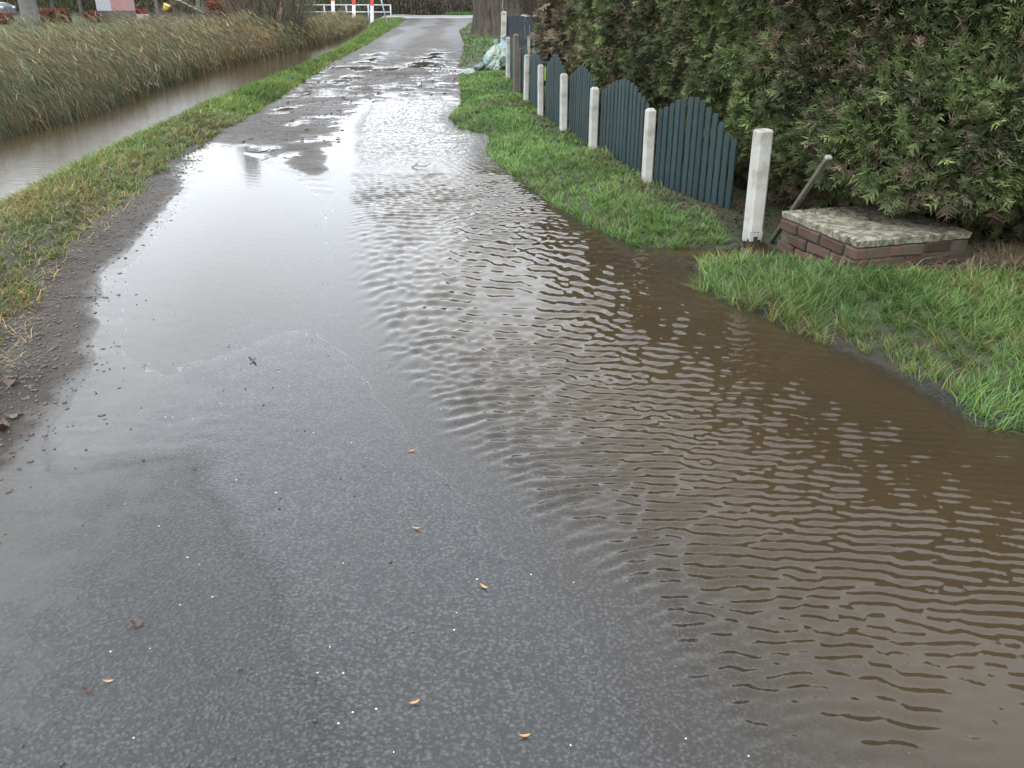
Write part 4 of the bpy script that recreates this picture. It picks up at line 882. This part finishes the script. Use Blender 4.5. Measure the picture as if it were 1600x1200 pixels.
x2, y2 = x-.55, y-.55; t = empty('bucket', (x2, y2, .1+.72)); t.rotation_euler = (.2, .5, 0); tag(t, 'yellow bucket lying on the spoil heap', 'bucket')
m = MB(); m.tube([(0, 0, -.05), (0, 0, .24)], [.11, .15], 14); m.build('bucket', M['yellow'], t, True)
m = MB(); m.tube([(0, 0, .23), (0, 0, .26)], [.16, .16], 14); m.build('rim', M['yellow'], t)

# leafless bush on the ditch bank
x, y, _z = atY(425, 50, 31); twig_bush('ditch_bush', 'grey-brown leafless bush growing on the far ditch bank in front of the marker posts', 'shrub', (x, 31, -.05), 1.5, 1.3, .1, 2.3, 4200, (.13, .115, .09), (.4, 1.1), (.006, .012), (-.1, 0), 12, sr=.05)

# bare trees in the background
def bare_tree(x, y, h, r, label, col=(.10, .09, .075), mat='bark_grey', spread=2.2, ntw=2600, leafcol=None, group='trees beyond the field'):
    t = empty('bare_tree', (x, y, hz(x, y)-.05)); tag(t, label, 'tree', group)
    top = (random.uniform(-.3, .3), random.uniform(-.3, .3), h*.8)
    m = MB(); m.tube([(0, 0, -.2), (0, 0, .3), (top[0]*.4, top[1]*.4, h*.4), top], [r*1.4, r, r*.8, r*.25], 12); m.build('trunk', M[mat], t, True)
    for k in range(9):
        f = random.uniform(.35, .95); a = random.uniform(0, 6.28); p0 = Vector((top[0]*f, top[1]*f, h*.8*f)); q = spread*(1.15-f*.6)
        p1 = p0+Vector((math.cos(a)*q*.5, math.sin(a)*q*.5, h*.12)); p2 = p0+Vector((math.cos(a)*q, math.sin(a)*q, h*.28))
        m = MB(); m.tube([p0, p1, p2], [r*.4, r*.25, r*.06], 6); m.build('limb', M[mat], t, True)
    n = ntw; zf = U(0, 1, n); a = U(0, 6.28, n); rr = np.sqrt(U(0, 1, n))*spread*np.sin((zf*.8+.12)*math.pi); z = h*(.32+.68*zf)
    c = var(leafcol or col, n, .3); blades('crown', np.stack([np.cos(a)*rr, np.sin(a)*rr, z], 1), U(.4, 1.2, n), np.cos(a), np.sin(a), U(.2, .8, n), U(.008, .022, n)*(2.5 if leafcol else 1), c, c, M['twig'], None, None, droop=.1, parent=t)
def T(px, pb, h, r, label, **k): x, y = at(px, pb, .1); bare_tree(x, y, h, r, label, **k)
T(51, 41, 6.5, .42, 'thick grey tree trunk between the two left russet hedges', spread=2.8)
T(131, 36, 5.5, .09, 'slim pale tree behind the field grass beside the shed', mat='bark_grey', spread=1.5, ntw=1200)
T(86, 30, 4.0, .12, 'yellow-leaved small tree behind the short russet hedge', leafcol=(.30, .24, .05), spread=2.0, ntw=3500)
T(248, 30, 6, .12, 'slim grey tree right behind the spoil heap with the yellow bucket', spread=1.8, ntw=1500)
T(312, 30, 6.5, .14, 'pale grey tree at the end of the longest russet hedge', spread=2.0, ntw=1500)
T(320, 28.5, 6, .12, 'leaning pale tree close to the longest russet hedge', spread=1.8, ntw=1500)
T(364, 28, 9.3, .16, 'tall narrow tree rising behind the longest russet hedge', spread=.9, ntw=1300)
T(534, 25.5, 4.5, .16, 'bare tree behind the bridge railing', spread=2.2, ntw=2200)
T(617, 25, 4.2, .1, 'thin bare tree beside the corner sign across the road', spread=1.8, ntw=1800)
T(640, 24, 4.2, .13, 'bare dark tree in the thicket across the far road', spread=2.2, mat='bark', ntw=2200)
# woodland mass across the road and behind the field
def wood(name, x0, x1, y0, y1, h, n, col, label, lw=(.012, .03)):
    X = U(x0, x1, n); Y = U(y0, y1, n); zt = h*(1+.6*fbm(X*.15, Y*.15, 77, 3)); Z = .1+zt*U(0, 1, n); th = U(0, 6.28, n)
    c = var(col, n, .35)*(1+1.2*fbm(X*.35, Z*.5, 79, 3))[:, None]
    c = np.where((fbm(X*.2, Z*.3+4, 83, 3) > .1)[:, None], c*np.array((.85, 1.15, .7)), c)
    blades(name, np.stack([X, Y, Z], 1), U(.5, 1.5, n), np.cos(th), np.sin(th), U(.15, .9, n), U(*lw, n), c, c, M['twig'], label, 'woodland', seg=1, droop=.2)
wood('far_woodland', -75, 25, 66, 76, 4.5, 60000, (.075, .064, .052), 'dim brown leafless woodland across the far road')
wood('far_woodland', -90, -9, 59, 66, 2.6, 26000, (.07, .07, .042), 'dim brown-green thicket behind the russet hedges', (.014, .04))
m = MB(); m.box((-30, 78, 2.0), (120, 3, 4.2), jit=.3); o = m.build('far_hedge', M['hedge_core']); tag(o, 'dark hedge bank behind the far woodland', 'hedge')
n = 9000; X = U(-9, 6, n); Y = U(62.5, 66, n); th = U(0, 6.28, n); c = var((.06, .05, .04), n, .4)
blades('far_hedge', np.stack([X, Y, .1+U(0, 1.1, n)], 1), U(.2, .5, n), np.cos(th), np.sin(th), U(.2, .9, n), U(.015, .035, n), c, c, M['twig'], 'dark brown roadside scrub across the far road', 'hedge')
x, y = at(722, 25.0, .15); n = 1800; X = x+U(-1.0, 1.2, n); Y = y+U(-1.2, 1.2, n); th = U(0, 6.28, n); c = var((.06, .12, .03), n, .2)
blades('grass', np.stack([X, Y, H(X, Y)+.05], 1), U(.15, .32, n), np.cos(th), np.sin(th), U(.2, .8, n), U(.02, .04, n), c, c, M['grass'], 'bright green grass patch beside the white board across the road', 'grass')

# ------------------------------------------------------------------ leaves and twigs on the lane
def leaf_mesh(name, mat, L, w, curl):
    m = MB(); vs = []; k = 6
    for i in range(k+1):
        t = i/k; ww = w*math.sin(math.pi*min(.999, t*.94+.05))**.8; z = curl*(t-.5)**2
        vs += [(L*(t-.5), -ww, z+.002), (L*(t-.5), 0, z+.0005), (L*(t-.5), ww, z+.0025)]
    nn = len(vs); vs += [(a, b, c-.0012) for a, b, c in vs]
    fs = []
    for i in range(k):
        for j in (0, 1): fs += [(3*i+j, 3*i+j+1, 3*i+j+4, 3*i+j+3), tuple(q+nn for q in (3*i+j, 3*i+j+3, 3*i+j+4, 3*i+j+1))]
        fs += [(3*i, 3*i+3, 3*i+3+nn, 3*i+nn), (3*i+2, 3*i+2+nn, 3*i+5+nn, 3*i+5)]
    m.add(vs, fs); o = m.build(name, M[mat]); me = o.data; bpy.data.objects.remove(o); return me
LT = leaf_mesh('fallen_leaf', 'leaf_tan', .028, .0035, .02); LB = leaf_mesh('fallen_leaf', 'leaf_brown', .05, .016, .1)
def leaf(px, py, me, rz, s, label, group=None, dz=.003):
    x, y = at(px, py, .01); z = max(hz(x, y), 0)+dz
    o = bpy.data.objects.new('fallen_leaf', me); link(o); o.location = (x, y, z); o.rotation_euler = (random.uniform(-.1, .1), random.uniform(-.1, .1), rz); o.scale = (s, s, s); tag(o, label, 'leaf', group)
for px, py, rz in ((643, 702, .2), (650, 824, 2.9), (757, 915, -.7), (648, 1097, .3), (820, 1148, .1), (170, 1068, .1)):
    leaf(px, py, LT, rz, random.uniform(.85, 1.15), {643: 'slender tan leaf fragment at the very edge of the rippled flood water', 170: 'pale tan leaf fragment beside a small brown leaf on the asphalt'}.get(px, 'slender tan leaf fragment lying out on the wet asphalt'), 'tan leaf fragments on asphalt')
leaf(216, 978, LB, .5, .7, 'dark curled leaf lying alone on the wet asphalt')
leaf(140, 1082, LB, .2, .45, 'small brown leaf near the tan fragment on asphalt')
leaf(395, 562, LB, -.3, .7, 'brown leaf lying on the shallow edge of the left puddle')
leaf(20, 605, LB, .1, 1.5, 'large rusty brown leaf in the mud below the ditch bank')
leaf(22, 655, LB, .6, 1.5, 'dark red-brown leaf in the mud next to a larger leaf')
leaf(8, 672, LB, 2.0, 1.3, 'crumpled dark leaf at the muddy lane edge')
x, y = at(650, 262, 0); t = empty('floating_twig', (x, y, .004)); tag(t, 'short forked twig sticking out of the flood water', 'twig')
m = MB(); m.tube([(-.06, 0, -.02), (0, 0, .02), (.02, .02, .05)], [.006, .005, .002], 6); m.build('stem', M['wood_grey'], t)
m = MB(); m.tube([(0, 0, .015), (.09, -.02, .012), (.13, 0, .03)], [.004, .004, .002], 6); m.build('fork', M['wood_grey'], t)
